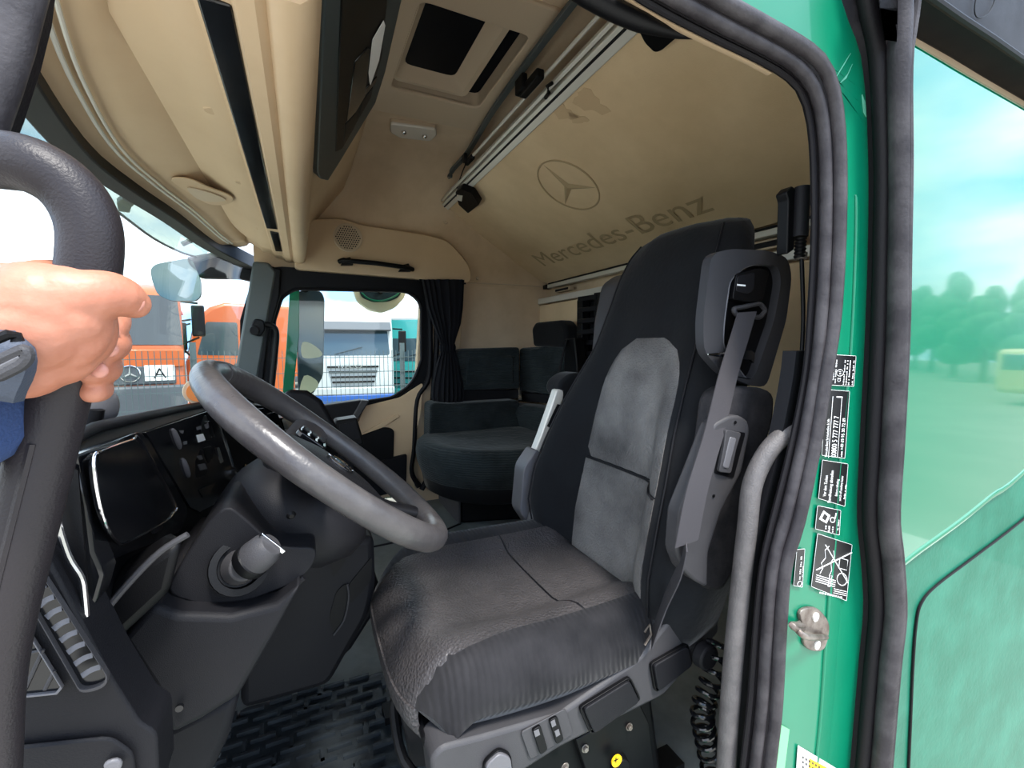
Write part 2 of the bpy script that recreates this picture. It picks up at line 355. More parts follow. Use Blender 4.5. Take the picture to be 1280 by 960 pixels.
# ------------------------------------------------------------------ beige header over the passenger door
hd = thing('door_header', 'beige moulded header over the far door with round speaker', 'trim panel', P(480, 350, Y=2.47))
hp = [(366, 336), (378, 300), (386, 274), (430, 273), (448, 280), (530, 293), (558, 300), (574, 316), (588, 334), (589, 354)]
obj('header_panel', prism(rnd([P(u, v, Y=2.46) for u, v in hp], .03, 3), (0, .10, 0)), beige, hd, bevel=.014, seg=3)
sc_ = P(435, 297, Y=2.457)
obj('speaker_rim', lathe(sc_, (0, -1, 0), [(.071, -.01), (.071, .004), (.064, .006), (.062, .0), (.001, .0)], 28), beige_d, hd)
hv = []
for a in range(-5, 6):
    for b in range(-5, 6):
        x, z = (a+(b % 2)*.5)*.0115, b*.0105
        if x*x+z*z < .0035: hv.append(disc(sc_+V(x, -.002, z), (0, -1, 0), .0034, .002, 6))
obj('speaker_holes', join(*hv), blackp, hd, kind='stuff')
gh = thing('ceiling_grab_handle', 'short black grab handle on the beige header over far window', 'handle', P(470, 335, Y=2.43))
a0, a1 = P(436, 326, Y=2.40), P(505, 334, Y=2.40)
obj('grip', tube([P(424, 327, Y=2.44), P(430, 325, Y=2.42), a0, P(470, 329, Y=2.40), a1, P(511, 335, Y=2.42), P(516, 337, Y=2.44)], .012, 10), blackp, gh)
for u, v in ((434, 325), (507, 333)):
    obj('mount', prism([P(u-8, v+6, Y=2.425), P(u-4, v-2, Y=2.425), P(u+4, v-4, Y=2.425), P(u+8, v+6, Y=2.425)], (0, .04, 0)), blackp, gh, bevel=.004)
for u, v in ((557, 278), (597, 348)):
    obj('liner_plug', disc(P(u, v, Y=2.51), (0, -1, .2), .012, .006, 14, .009), beige_d, cat='plug', label=('small round beige plug in liner by the upper bunk corner' if v < 300 else 'small round beige plug in liner above the tied curtain'))

# ------------------------------------------------------------------ tied curtain
cu = thing('window_curtain', 'black cloth curtain gathered and tied beside the far window', 'curtain', P(560, 500, Y=2.42))
def crt(px, lo, hi, n=44, dep=.03, folds=9):
    rings = []
    for (v, ul, ur, dd) in px:
        a, b = P(ul, v, Y=2.42), P(ur, v, Y=2.42); w_ = (b-a); r = []
        for k in range(n):
            t = 2*math.pi*k/n; x = .5-.5*math.cos(t); sgn = 1 if t < math.pi else -1
            fold = math.sin(x*folds*2*math.pi+v*.01)*.009*(1 if sgn > 0 else .2)
            r.append(a+w_*x+V(0, -sgn*math.sin(t)**.6*dd+fold if sgn > 0 else dd*abs(math.sin(t)), 0))
        rings.append(r)
    return loft(rings)
obj('upper_drape', crt([(350, 527, 580, .03), (365, 530, 579, .035), (385, 534, 578, .035), (405, 541, 575, .035), (420, 547, 570, .03), (432, 551, 567, .025)], 0, 0), curtm, cu, ang=80)
obj('tie_band', crt([(430, 550, 568, .03), (434, 549, 569, .033), (440, 550, 568, .03)], 0, 0), curtm, cu, ang=80)
obj('lower_drape', crt([(438, 551, 568, .025), (450, 547, 572, .035), (465, 543, 575, .045), (480, 540, 578, .05), (495, 539, 579, .05), (502, 541, 577, .045)], 0, 0, folds=7), curtm, cu, ang=80)
obj('curtain_rail', tube([P(524, 350, Y=2.47), P(556, 352, Y=2.47), P(582, 354, Y=2.47)], .007, 8), blackp, cu)

# ------------------------------------------------------------------ windscreen with its header curve
SZ = .44
sp = [(-40, -30), (30, 100), (100, 190), (160, 236), (215, 272), (265, 308), (300, 326), (322, 336)]
seal = smooth_path([P(u, v, Z=SZ if i < 6 else .42) for i, (u, v) in enumerate(sp)], 5)
def sealx(y):
    for a, b in zip(seal, seal[1:]):
        if a.y <= y <= b.y: t = (y-a.y)/(b.y-a.y); return a.x+(b.x-a.x)*t
    return seal[0].x if y < seal[0].y else seal[-1].x
ys = lin(seal[0].y, seal[-1].y, 24)
def base(y):   # lower windscreen edge, bowed forward like the header
    return V(sealx(y)-.10-.10*math.sin(math.pi*max(0, min(1, (y-.5)/2))), y, -.34)
ws = thing('window_1', None, 'w', (sealx(1.5)-.1, 1.5, -.34)); del ws['label'], ws['category']; ws['kind'] = 'structure'
obj('windscreen_pane', surf(lambda y, t: V(sealx(y)-.02, y, SZ+.03)*(1-t)+base(y)*t+V(-.02*math.sin(math.pi*t), 0, 0), ys, lin(0, 1, 6), thick=(-.005, 0, 0)), w_glass, ws, ang=80)
obj('header_seal', sweep(seal, lambda i: [(-.034, -.014), (.022, -.014), (.022, .05), (-.034, .07)], up=(0, 0, 1)), blackp, ws, bevel=.004)
obj('lower_seal', tube([base(y) for y in ys], .02, 8), rubber2, ws)

# ------------------------------------------------------------------ overhead console (locker along the windscreen header)
oc = thing('overhead_console', 'long beige overhead locker running above the windscreen', 'cabinet', (0, 1.5, .42))
CY0, CY1 = .62, 2.42
def front(x, y, k): return max(x, sealx(y)+k)
prof = [(None, .020, .455), (None, .050, .475), (None, .085, .475), (-.275, .115, .485), (-.245, .125, .50), (-.172, .14, .475), (-.160, .145, .462), (-.114, .15, .452), (-.106, .155, .438), (-.066, .16, .432), (-.060, .165, .422), (-.038, .17, .416)]
def csec(y):
    r = [V(sealx(y)+k, y, z) if x is None else V(front(x, y, k), y, z) for x, k, z in prof]
    r += [V(-.026, y, .424), V(-.020, y, .412), V(-.004, y, .404), V(.012, y, .404), V(.023, y, .413), V(.031, y, .435), V(.040, y, .50), V(.055, y, .60), V(.215, y, .79), V(.245, y, .86), V(.29, y, .99)]
    r += [V(-.15, y, 1.0), V(sealx(y)+.02, y, .85)]
    return r
obj('locker_body', loft([csec(y) for y in lin(CY0, CY1, 20)]), beige, oc, ang=42)
obj('end_cap', prism([p+V(0, .004, 0) for p in csec(CY1)], (0, .13, 0)), beige, oc, bevel=.006)
def strip(y0, y1, x0, x1, z, th): return box(((x0+x1)/2, (y0+y1)/2, z-th/2), (x1-x0, y1-y0, th))
obj('dark_strip', strip(.7, 1.90, -.104, -.066, .437, .008), blackg, oc, bevel=.003, label='long black inset strip')
obj('dark_strip', strip(1.96, 2.33, -.096, -.066, .437, .008), blackg, oc, bevel=.003, label='short black inset strip')
def rail_(k, r): return tube([V(sealx(y)+k, y, .462) for y in lin(.62, 2.4, 30)], r, 8)
obj('curtain_rail', rail_(.058, .0042), alu, oc); obj('curtain_rail', rail_(.074, .0036), alu, oc)
for u, v in ((265, 137), (301, 227), (325, 285)):
    obj('screw_cap', disc(P(u, v, Z=.462), (0, 0, -1), .016, .004, 16, .014), beige, oc, bevel=.001)
o1 = [P(u, v, Z=.474) for u, v in ((214, 224), (236, 222), (262, 233), (288, 243), (291, 250), (280, 255), (262, 254), (248, 247))]
obj('visor_catch', prism(smooth_path(o1, 4, True), (0, 0, -.004)), beige, oc, bevel=.004)
o2 = [P(u, v, Z=.469) for u, v in ((234, 234), (256, 238), (276, 245), (281, 250), (262, 251), (246, 247))]
obj('catch_recess', prism(smooth_path(o2, 4, True), (0, 0, -.003)), beige_d, oc)
# dark switch panel on the sloping face, middle of the cab
p0, p1 = V(.055, 0, .60), V(.215, 0, .79); fn = V(.79-.60, 0, -(.215-.055)).normalized()
q0 = p0+fn*.03
bp_ = thing('overhead_switch_panel', 'black overhead switch and recorder panel on the locker face', 'control panel', PL(430, 150, q0, fn))
pp = [(419, -70), (406, 0), (397, 216), (401, 224), (410, 226), (424, 204), (470, 128), (482, 90), (505, -10), (520, -70)]
front_ = [PL(u, v, q0, fn) for u, v in pp]
obj('panel_body', prism(rnd(front_, .006, 2), fn*-.045), slate, bp_, bevel=.006, label='dark bluish grey housing')
def opq(px, off, th, name, m, **k):
    return obj(name, prism([PL(u, v, q0+fn*off, fn) for u, v in px], fn*-th), m, bp_, bevel=k.pop('bevel', .002), **k)
opq([(430, -60), (425, 60), (420, 190), (428, 186), (462, 124), (478, 70), (490, -60)], .003, .006, 'face_plate', blackp)
opq([(444, 78), (460, 60), (463, 62), (457, 120), (445, 140), (434, 152)], .006, .006, 'display', blackg)
opq([(461, 92), (466, 50), (480, 26), (482, 32), (474, 76), (463, 108)], .007, .002, 'paper_roll', white, label='crumpled white paper slip')
opq([(457, 112), (472, 96), (470, 104), (456, 120)], .007, .006, 'button', blackg)
opq([(432, 156), (445, 141), (443, 160), (430, 182)], .006, .008, 'button', blackp)
opq([(452, 128), (467, 108), (464, 122), (449, 148)], .006, .008, 'button', blackp)

# ------------------------------------------------------------------ roof hatch
ht = thing('roof_hatch', 'beige framed roof hatch with dark blind', 'hatch', ((HX0+HX1)/2, (HY0+HY1)/2, ZT))
rim = lambda x0, x1, y0, y1, z: [V(x0, y0, z), V(x1, y0, z), V(x1, y1, z), V(x0, y1, z)]
obj('surround', ring(rnd(rim(.27, .75, 1.2, 1.99, ZT-.012), .03, 3), rnd(rim(HX0, HX1, HY0, HY1, ZT-.012), .03, 3), (0, 0, .02)), beige_d, ht, bevel=.005)
obj('shaft', ring(rnd(rim(HX0-.01, HX1+.01, HY0-.01, HY1+.01, ZT), .03, 3), rnd(rim(HX0, HX1, HY0, HY1, ZT), .03, 3), (0, 0, .16)), beige_d, ht)
obj('inner_tray', loft([rnd(rim(*q), .03, 3) for q in ((HX0+.004, .625, HY0-.01, 1.785, ZT+.012), (HX0+.01, .605, HY0-.01, 1.77, ZT+.012), (.37, .562, HY0-.005, 1.725, ZT+.045))], caps=False), beige_d, ht, ang=30)
obj('blind', prism(rim(.325, .695, 1.32, 1.81, ZT+.046), (0, 0, .01)), dglass2, ht)
obj('hatch_cover', prism(rim(HX0-.02, HX1+.02, HY0-.02, HY1+.02, ZT+.16), (0, 0, .01)), dglass2, ht)
# dome lamp
dl = thing('dome_lamp', 'clear twin-lens lamp on the liner behind the hatch', 'lamp', P(516, 166, Z=.968))
lp = [P(u, v, Z=.955) for u, v in ((488, 155), (545, 163), (546, 170), (538, 177), (500, 173), (488, 166))]
obj('lamp_base', prism(rnd([p+V(0, 0, .012) for p in lp], .01, 3), (0, 0, .015)), beige_d, dl, bevel=.002)
obj('lens', prism(rnd(lp, .012, 3), (0, 0, .014)), lampm, dl, bevel=.005, seg=3)
for u, v in ((505, 165), (531, 170)): obj('bulb', ball(P(u, v, Z=.951), .012, 12, 8), chrome, dl)
obj('liner_plug', disc(P(474, 181, Z=.965), (0, 0, -1), .012, .006, 14, .009), beige_d, cat='plug', label='small round beige plug in liner beside the clear lamp')

# ------------------------------------------------------------------ upper bunk, folded half up, seen from below
B0, B1 = V(1.42, 0, .40), V(.753, 0, .78); bu = (B1-B0).normalized(); bn = V(-(B1-B0).z, 0, (B1-B0).x).normalized()
if bn.z > 0: bn = -bn
def BP(u, v, off=0): return PL(u, v, B0+bn*off, bn)
ub = thing('upper_bunk', 'beige felt underside of the folded upper bunk with embossed emblem', 'bunk', (1.42, 1.5, .40))
far = [BP(553, 262), BP(585, 300), BP(612, 326), BP(640, 338), BP(686, 356)]
poly = [V(.753, .50, .78)]+far+[V(1.42, .50, .40)]
obj('bunk_panel', prism(poly, bn*-.06), bunkm, ub, bevel=.01)
ev = bu
def bar(a, b, w_, h_, m, name, par, off): # square bar on the panel's front edge
    return obj(name, prism([a+bu*x+bn*y for x, y in ((-w_, off), (w_, off), (w_, off-h_), (-w_, off-h_))], b-a), m, par, bevel=.003)
fa, fb = V(.753, 2.53, .78), V(.753, .55, .78)
bar(fa, fb, .022, .05, alu, 'edge_profile', ub, .012)
bar(fa+bu*.006, fb+bu*.006, .004, .004, darkp, 'profile_groove', ub, .014)
bar(fa+bu*.034, fb+bu*.034, .006, .03, alu, 'edge_lip', ub, .0)
obj('end_stop', box(V(.753, 2.54, .78), (.05, .02, .05)), blackp, ub, bevel=.004)
g0 = BP(688, 90, .02); 
obj('retainer_clip', tube([BP(682, 122, .018), BP(686, 116, .03), BP(684, 108, .03), BP(690, 104, .0)], .006, 8), blackp, ub)
# embossed star in a ring and lettering
c0 = BP(710, 233, .002); e1 = V(0, -1, 0); e2 = bu
rad = ((BP(672, 215, .002)-BP(750, 250, .002)).length)/2*.98
obj('emblem_ring', tube([c0+e1*rad*math.cos(t)+e2*rad*math.sin(t) for t in lin(0, 2*math.pi, 49)[:-1]], .0035, 6, closed=True), emb, ub, label='embossed ring round the star')
for k in range(3):
    a = math.pi/2+k*2*math.pi/3; d_ = e1*math.cos(a)+e2*math.sin(a); sd_ = e1*-math.sin(a)+e2*math.cos(a)
    tip, lft, rgt, top = c0+d_*rad*.97, c0+sd_*rad*.12+d_*rad*.03, c0-sd_*rad*.12+d_*rad*.03, c0+bn*.010
    inn = c0-d_*.001
    obj('star_point', ([tip, lft, inn, rgt, top], [(0, 1, 4), (1, 2, 4), (2, 3, 4), (3, 0, 4), (0, 3, 2, 1)]), emb, ub, flat=True)
t0 = BP(684, 335, .003); t1 = BP(893, 262, .003)
ln = abs(t0.y-t1.y)
sz = .155
lt = text('lettering', 'Mercedes-Benz', (0, 0, 0), e1, e2, sz, .0, emb, ub, label='dark embossed words along the hinge side')
me = lt.data; ex = [v.co+ABS[ub.name] for v in me.vertices]
mn, mx = min(-p.y for p in ex), max(-p.y for p in ex); mid = (BP(688, 330)-B0).dot(bu)
for v, p in zip(me.vertices, ex):
    q = p.dot(bu); y = t0.y-(-p.y-mn)/(mx-mn)*ln
    v.co = V(B0.x, 0, B0.z)+bu*(mid+q)+bn*.003+V(0, y, 0)-ABS[ub.name]
# hand stains: irregular darker patches in the felt
for k, (u, v, ru, rv) in enumerate(((738, 128, 20, 14), (705, 140, 14, 10), (722, 148, 12, 6))):
    o_ = []
    for q in range(18):
        t = 2*math.pi*q/18; f = 1+.25*math.sin(3*t+k)+.12*math.sin(7*t)
        o_.append(BP(u+ru*f*math.cos(t)+rv*.3*math.sin(t), v+rv*f*math.sin(t)+rv*.4*math.cos(t), .0008))
    obj('worn_patch', prism(o_, bn*-.003), stain, ub, kind='stuff')
# reading-lamp pod at the far end, and black pod near the door
rl = thing('bunk_lamp_pod', 'small black lamp pod hanging at far end of the bunk edge', 'lamp', BP(583, 250, .05))
obj('housing', prism(rnd([BP(u, v, .045) for u, v in ((569, 240), (576, 236), (590, 242), (599, 256), (585, 267), (573, 256))], .01, 3), bn*-.035), blackp, rl, bevel=.008, seg=3)
obj('button', prism([BP(u, v, .048) for u, v in ((571, 244), (578, 245), (577, 252), (571, 250))], bn*-.006), alu, rl, bevel=.001, label='pale square button')
rp = thing('bunk_release_pod', 'black wedge-shaped release pod at the bunk edge near the door', 'handle', BP(820, 45, .03))
obj('housing', prism(rnd([BP(u, v, .035) for u, v in ((792, 26), (850, 34), (852, 42), (826, 64), (818, 66), (806, 54))], .008, 3), bn*-.035), blackp, rp, bevel=.006, seg=3)
# rails, rods between ceiling and bunk
cr_ = thing('curtain_track', 'dark curved ceiling track beside the upper bunk', 'rail', V(.72, 1.5, .93))
tr = smooth_path([V(.70, .75, .93), V(.70, 1.2, .93), V(.715, 1.7, .93), P(585, 190, Z=.93), P(566, 212, Z=.90), P(562, 222, Z=.86)], 6)
obj('track', sweep(tr, lambda i: [(-.011, -.007), (.011, -.007), (.011, .007), (-.011, .007)], up=(0, 0, 1)), pillar_m, cr_, bevel=.002)
obj('end_screw', disc(P(561, 222, Z=.852), (0, 0, -1), .005, .006, 10), steel, cr_)
nr = thing('bunk_net_rod', 'thin silver rod with black clips above the bunk edge', 'rail', V(.725, 1.5, .85))
ra, rb = P(757, 10, Z=.85), P(588, 198, Z=.85)
obj('rod', tube([ra+(ra-rb)*.3, rb], .006, 8), alu, nr)
for k, (u, v, s_) in enumerate(((664, 105, 1), (587, 200, .7))):
    c_ = P(u, v, Z=.845); d_ = (ra-rb).normalized()
    obj('clip', join(box(c_, (.028*s_, .13*s_, .03*s_), (V(1, 0, 0), V(0, 1, 0), V(0, 0, 1))), box(c_+V(-.012, .05*s_, .02), (.02*s_, .06*s_, .05*s_))), blackp, nr, bevel=.005)
obj('tether', tube(smooth_path([P(583, 203, Z=.84), P(578, 215, Z=.82), P(571, 235, Z=.80)], 5), .003, 6), blackp, nr)
# trims under the bunk hinge
hb = thing('bunk_hinge_rail', 'grey aluminium hinge rail where the bunk meets the rear wall', 'rail', V(1.43, 1.5, .37))
obj('rail', box((1.415, 1.50, .372), (.035, 2.02, .022)), alu, hb, bevel=.003)
obj('end_plug', box((1.412, 2.50, .372), (.04, .05, .026)), blackp, hb, bevel=.003)
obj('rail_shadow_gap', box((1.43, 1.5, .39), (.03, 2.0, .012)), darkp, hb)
obj('recess', box((1.43, 2.33, .338), (.03, .17, .02)), beige_d, hb); obj('recess_slot', box((1.412, 2.33, .338), (.006, .14, .012)), darkp, hb)
obj('recess', box((1.43, 1.00, .338), (.03, .17, .03)), beige_d, hb); obj('recess_slot', box((1.412, 1.00, .338), (.006, .14, .018)), darkp, hb)
rb_ = thing('rear_back_panel', 'beige panel with silver top edge standing against rear wall', 'panel', V(1.40, 1.6, -.5))
obj('board', box((1.405, 1.6, -.14), (.03, 1.96, .80)), bunkm, rb_, bevel=.004)
obj('top_profile', box((1.395, 1.6, .285), (.035, 1.96, .035)), alu, rb_, bevel=.003)
obj('end_plug', box((1.393, 2.585, .283), (.04, .02, .04)), blackp, rb_, bevel=.003)
# black slotted panel (folded ladder) leaning behind the driver seat
ld = thing('folded_ladder', 'black plastic slotted ladder standing between the rear panel and seats', 'ladder', P(735, 470, X=1.30))
lo_ = [P(u, v, X=1.30) for u, v in ((722, 378), (727, 370), (765, 366), (765, 476), (720, 476))]
obj('side_rail', prism([P(u, v, X=1.30) for u, v in ((721, 376), (726, 371), (728, 373), (727, 476), (720, 476))], (.04, 0, 0)), blackp, ld, bevel=.004)
obj('side_rail', prism([P(u, v, X=1.30) for u, v in ((742, 366), (760, 364), (760, 476), (741, 476))], (.04, 0, 0)), blackp, ld, bevel=.004)
obj('back_sheet', prism([p+V(.045, 0, 0) for p in lo_], (.01, 0, 0)), blackg, ld)
for k in range(8):
    v = 371+k*14.0
    obj('rung', prism([P(u, w_, X=1.295) for u, w_ in ((722, v), (745, v-3), (745, v+3), (722, v+6))], (.045, 0, 0)), darkp, ld, bevel=.003)

# ------------------------------------------------------------------ lounge seat in the far rear corner
ls = thing('lounge_armchair', 'black velour corner lounge seat by the tied curtain', 'seat', (.95, 2.1, ZF))
def bpts(px, Y=None, X=None): return [P(u, v, Y=Y, X=X) for u, v in px]
obj('back_cushion', prism(rnd(bpts(((571, 440), (578, 436), (650, 434), (650, 486), (573, 488)), Y=2.40), .02, 3), (0, .10, 0)), lounge_m, ls, bevel=.025, seg=3)
obj('back_cushion', prism([V(1.19, 2.46, -.01), V(1.24, 2.40, -.005), V(1.30, 2.30, 0), V(1.31, 2.05, .0), V(1.31, 2.05, -.28), V(1.30, 2.30, -.28), V(1.24, 2.40, -.28), V(1.19, 2.46, -.28)], (.07, .05, 0)), lounge_m, ls, bevel=.02, seg=3)
obj('back_inset', prism(rnd(bpts(((583, 446), (643, 444), (643, 480), (583, 482)), Y=2.393), .02, 3), (0, .03, 0)), lounge_m, ls, bevel=.012)
obj('silver_band', prism(bpts(((573, 488), (650, 487), (650, 498), (573, 502)), Y=2.425), (0, .05, 0)), darkp, ls, bevel=.004)
obj('silver_band', prism([V(1.19, 2.46, -.285), V(1.27, 2.38, -.285), V(1.32, 2.2, -.285), V(1.32, 2.05, -.285), V(1.32, 2.05, -.335), V(1.32, 2.2, -.335), V(1.27, 2.38, -.335), V(1.19, 2.46, -.335)], (.05, .04, 0)), darkp, ls)
obj('band_divider', prism(bpts(((648, 487), (652, 487), (652, 500), (648, 500)), Y=2.40), (0, .03, 0)), chrome, ls)
obj('side_cushion', prism(rnd(bpts(((538, 506), (545, 503), (560, 505), (650, 500), (648, 552), (600, 556), (537, 556)), Y=2.33), .03, 3), (0, .14, 0)), lounge_m, ls, bevel=.025, seg=3)
obj('rear_cushion', prism([V(1.08, 2.42, -.34), V(1.17, 2.30, -.34), V(1.22, 2.15, -.34), V(1.22, 1.80, -.34), V(1.22, 1.80, -.56), V(1.22, 2.15, -.56), V(1.15, 2.30, -.56), V(1.05, 2.42, -.56)], (.10, .05, 0)), lounge_m, ls, bevel=.025, seg=3)
# cushion
co = [(.50, 2.20), (.505, 2.08), (.56, 1.93), (.70, 1.80), (.88, 1.745), (1.10, 1.75), (1.24, 1.80), (1.26, 2.0), (1.2, 2.3), (1.0, 2.40), (.62, 2.40), (.53, 2.33)]
cc = V(.88, 2.07, 0)
def cring(s_, z): return [V(cc.x+(x-cc.x)*s_, cc.y+(y-cc.y)*s_, z) for x, y in [(p.x, p.y) for p in smooth_path([V(x, y, 0) for x, y in co], 4, True)]]
obj('seat_cushion', loft([cring(.88, -.655), cring(.93, -.64), cring(.985, -.58), cring(1.0, -.53), cring(.985, -.49), cring(.93, -.468), cring(.82, -.465), cring(.6, -.475), cring(.3, -.48), cring(.05, -.48)]), lounge_m, ls, ang=80)
obj('cushion_shell', loft([cring(.80, -.72), cring(.90, -.70), cring(.93, -.64)]), darkp, ls, ang=60)
obj('base_box', prism([V(.70, 2.12, ZF), V(1.25, 1.97, ZF), V(1.25, 2.47, ZF), V(.70, 2.47, ZF)], (0, 0, .21)), blackp, ls, bevel=.012)
obj('base_side', prism([V(.688, 2.112, ZF), V(.688, 2.49, ZF), V(.688, 2.49, -.66), V(.688, 2.112, -.66)], (.012, 0, 0)), greyp, ls, bevel=.004, label='grey side board of the seat base')
obj('base_pocket', prism([V(.90, 2.055, -.74), V(1.12, 1.995, -.74), V(1.12, 1.995, -.80), V(.88, 2.06, -.80)], (.01, .05, 0)), darkp, ls, bevel=.006)
hr = [P(u, v, X=1.28) for u, v in ((664, 411), (668, 403), (700, 400), (706, 407), (708, 430), (702, 435), (666, 433))]
obj('headrest', prism(rnd(hr, .02, 3), (.09, 0, 0)), fabric, ls, bevel=.02, seg=3)
obj('headrest_post', tube([V(1.33, 2.25, .02), V(1.33, 2.25, -.02)], .01, 8), steel, ls)
pb = thing('lounge_seat_belt', 'thin black belt running down from corner seat shoulder to buckle', 'seat belt', P(700, 430, X=1.2))
def belt(pts, wv, th, m, name, par, **k):
    pts = smooth_path(pts, 5); w2 = V(wv).normalized()
    rg = []
    for i, p in enumerate(pts):
        t = (pts[min(i+1, len(pts)-1)]-pts[max(i-1, 0)]).normalized(); n_ = t.cross(w2).normalized(); L = V(wv).length/2
        rg.append([p+w2*L+n_*th/2, p+w2*L-n_*th/2, p-w2*L-n_*th/2, p-w2*L+n_*th/2])
    return obj(name, loft(rg), m, par, ang=50, **k)
belt([P(708, 424, X=1.22), P(697, 470, X=1.10), P(680, 520, X=.98), P(664, 562, X=.9)], (.012, .036, .0), .003, curtm, 'strap', pb)
obj('retractor', prism(rnd([P(u, v, X=1.22) for u, v in ((706, 424), (718, 422), (722, 470), (704, 474))], .008, 2), (.06, 0, 0)), blackp, pb, bevel=.008)
obj('buckle', box(P(660, 566, X=.9), (.03, .03, .03)), chrome, pb, bevel=.004)

# ------------------------------------------------------------------ floor mat
fm = thing('floor_mat', 'black ribbed rubber mat in front of the driver seat', 'mat', (.0, 1.1, ZF))
mo = [P(u, v, Z=ZF+.012) for u, v in ((300, 885), (488, 836), (500, 850), (505, 990), (250, 1010), (275, 940))]
obj('mat_sheet', prism(rnd(mo, .02, 3), (0, 0, -.012)), matm, fm, bevel=.004)
rv = []
for i in range(16):
    y = 1.20-i*.033
    for j in range(7):
        x0 = -.23+j*.062+(i % 2)*.03
        if x0+.05 > .17: continue
        rv.append(box((x0+.026, y-.006*math.sin(j*1.7), ZF+.016), (.05, .008, .010)))
        if (i+j) % 3 == 0: rv.append(box((x0+.052, y-.016, ZF+.016), (.008, .034, .010)))
obj('ribs', join(*rv), matm, fm, kind='stuff')

# ------------------------------------------------------------------ driver seat
YC = .85
ds = thing('driver_armchair', 'large worn black and grey driver seat with integral headrest', 'seat', (.40, YC, ZF))
# level: z, x of the front face, half width, bolster, thickness
LV = [(-.56, .615, .235, .03, .12), (-.50, .61, .25, .055, .13), (-.42, .615, .262, .075, .14), (-.33, .635, .262, .078, .14), (-.25, .655, .25, .066, .14), (-.17, .675, .232, .05, .135),
      (-.09, .70, .212, .03, .13), (.0, .735, .19, .012, .12), (.10, .765, .178, .004, .11), (.18, .79, .170, .0, .10), (.235, .812, .160, -.006, .09), (.268, .832, .145, -.012, .07), (.285, .855, .12, -.012, .04)]
def lev(q):
    q = max(0, min(len(LV)-1.001, q)); i = int(q); t = q-i; return [a*(1-t)+b*t for a, b in zip(LV[i], LV[i+1])]
def bf(wf):      # bolster shape across the width, -1..1
    a = abs(wf)
    return 0 if a < .45 else math.sin((a-.45)/.35*math.pi/2) if a < .80 else math.cos((a-.80)/.20*math.pi/2*.8)
def back(wf, q, off=0):
    z, x, hw, b, th = lev(q); crown = (-.012+.45*b)*(1-wf*wf)
    return V(x-b*bf(wf)-off*.93+crown+.03*max(0, abs(wf)-.88)/.12, YC+wf*hw*(1.15 if wf < 0 else 1), z-off*.3)
def bring(q):
    z, x, hw, b, th = lev(q); ws_ = [-1, -.97, -.9, -.8, -.68, -.56, -.45, -.3, -.15, 0, .15, .3, .45, .56, .68, .8, .9, .97, 1]
    fr = [back(a, q) for a in ws_]
    e = .03*min(1, max(0, (len(LV)-1-q)/3)); hn = hw*1.15
    bk = [V(x+th*.75, YC+hw, z+e*.7), V(x+th, YC+hw*.85, z+e), V(x+th, YC+hw*.4, z+e), V(x+th, YC-hn*.4, z+e), V(x+th, YC-hn*.85, z+e), V(x+th*.75, YC-hn, z+e*.7)]
    return fr+bk
br = obj('backrest', loft([bring(q) for q in lin(0, len(LV)-1, 34)]), fabric, ds, ang=75)
def ins(w0, w1, q0_, q1_, name, m, off=.004, nn=14, edge=None, label=None):
    def fn_(a, b):
        q = q0_+(q1_-q0_)*a; sc = 1
        if edge == 'top': sc = max(.0, 1-max(0, (a-.58)/.42)**2.6)**.55
        w_ = ((w0+w1)/2)+(b-.5)*(w1-w0)*(.35+.65*sc if edge else 1)
        e = min(1, min(b, 1-b)*12, min(a, 1-a)*12+(.0 if edge != 'x' else 1)); return back(w_, q, off*e)
    return obj(name, surf(fn_, lin(0, 1, nn), lin(0, 1, 17), thick=(.006, 0, .002)), m, ds, ang=70, label=label)
ins(-.76, .44, .2, 3.55, 'backrest_insert', ins_b, label='worn light grey perforated lower insert')
ins(-.76, .44, 3.6, 7.2, 'backrest_insert', ins_b, edge='top', label='worn light grey perforated upper insert')
obj('insert_seam', tube([back(-.75+1.18*t, 3.575, .004) for t in lin(0, 1, 14)], .0022, 6), darkp, ds)
sp_ = thing_dummy = None
obj('side_piping', tube([back(-.84 if q < 6 else -.84+.0*(q-6), q, .001) for q in lin(.4, 11, 40)], .0022, 6), darkp, ds)
obj('side_piping', tube([back(.84, q, .001) for q in lin(.4, 11, 40)], .0022, 6), darkp, ds)
# rear shell visible beside the far edge
obj('rear_shell', prism(rnd([P(u, v, Y=1.09) for u, v in ((741, 400), (750, 356), (766, 345), (800, 345), (830, 420), (800, 520), (728, 520), (736, 462))], .02, 4), (0, -.10, 0)), greyp, ds, bevel=.03, seg=3)
# seat cushion
CX0, CX1 = .115, .63
def cush(w_, t, off=0):
    """w_ -1 (door side)..1, t 0 front..1 back; top surface"""
    x = CX0+(CX1-CX0)*t; a = abs(w_); hw = .245+.012*math.sin(math.pi*t)
    if w_ < 0: hw += .006
    bol = (.034 if w_ < 0 else .030)*bf(w_)*min(1, t*3.2)
    z = -.495-.012*(1-w_*w_)*math.sin(math.pi*min(1, t*1.1))+bol-.008*t
    if t < .16: z -= .065*(1-t/.16)**2
    if a > .86: z -= .035*((a-.86)/.14)**2
    if t > .9: z -= .02*((t-.9)/.1)
    x += .022*a**3*(1-t)+.045*a**6*(1-t)**3; z += .012*a**6*(1-t)**3
    return V(x, YC+w_*hw, z+off)
ts = [0, .015, .04, .08, .12, .18, .26, .36, .46, .56, .66, .76, .86, .93, 1]
wsn = [-1, -.965, -.92, -.86, -.8, -.7, -.6, -.5, -.4, -.25, 0, .25, .4, .5, .6, .7, .8, .86, .92, .965, 1]
rings = []
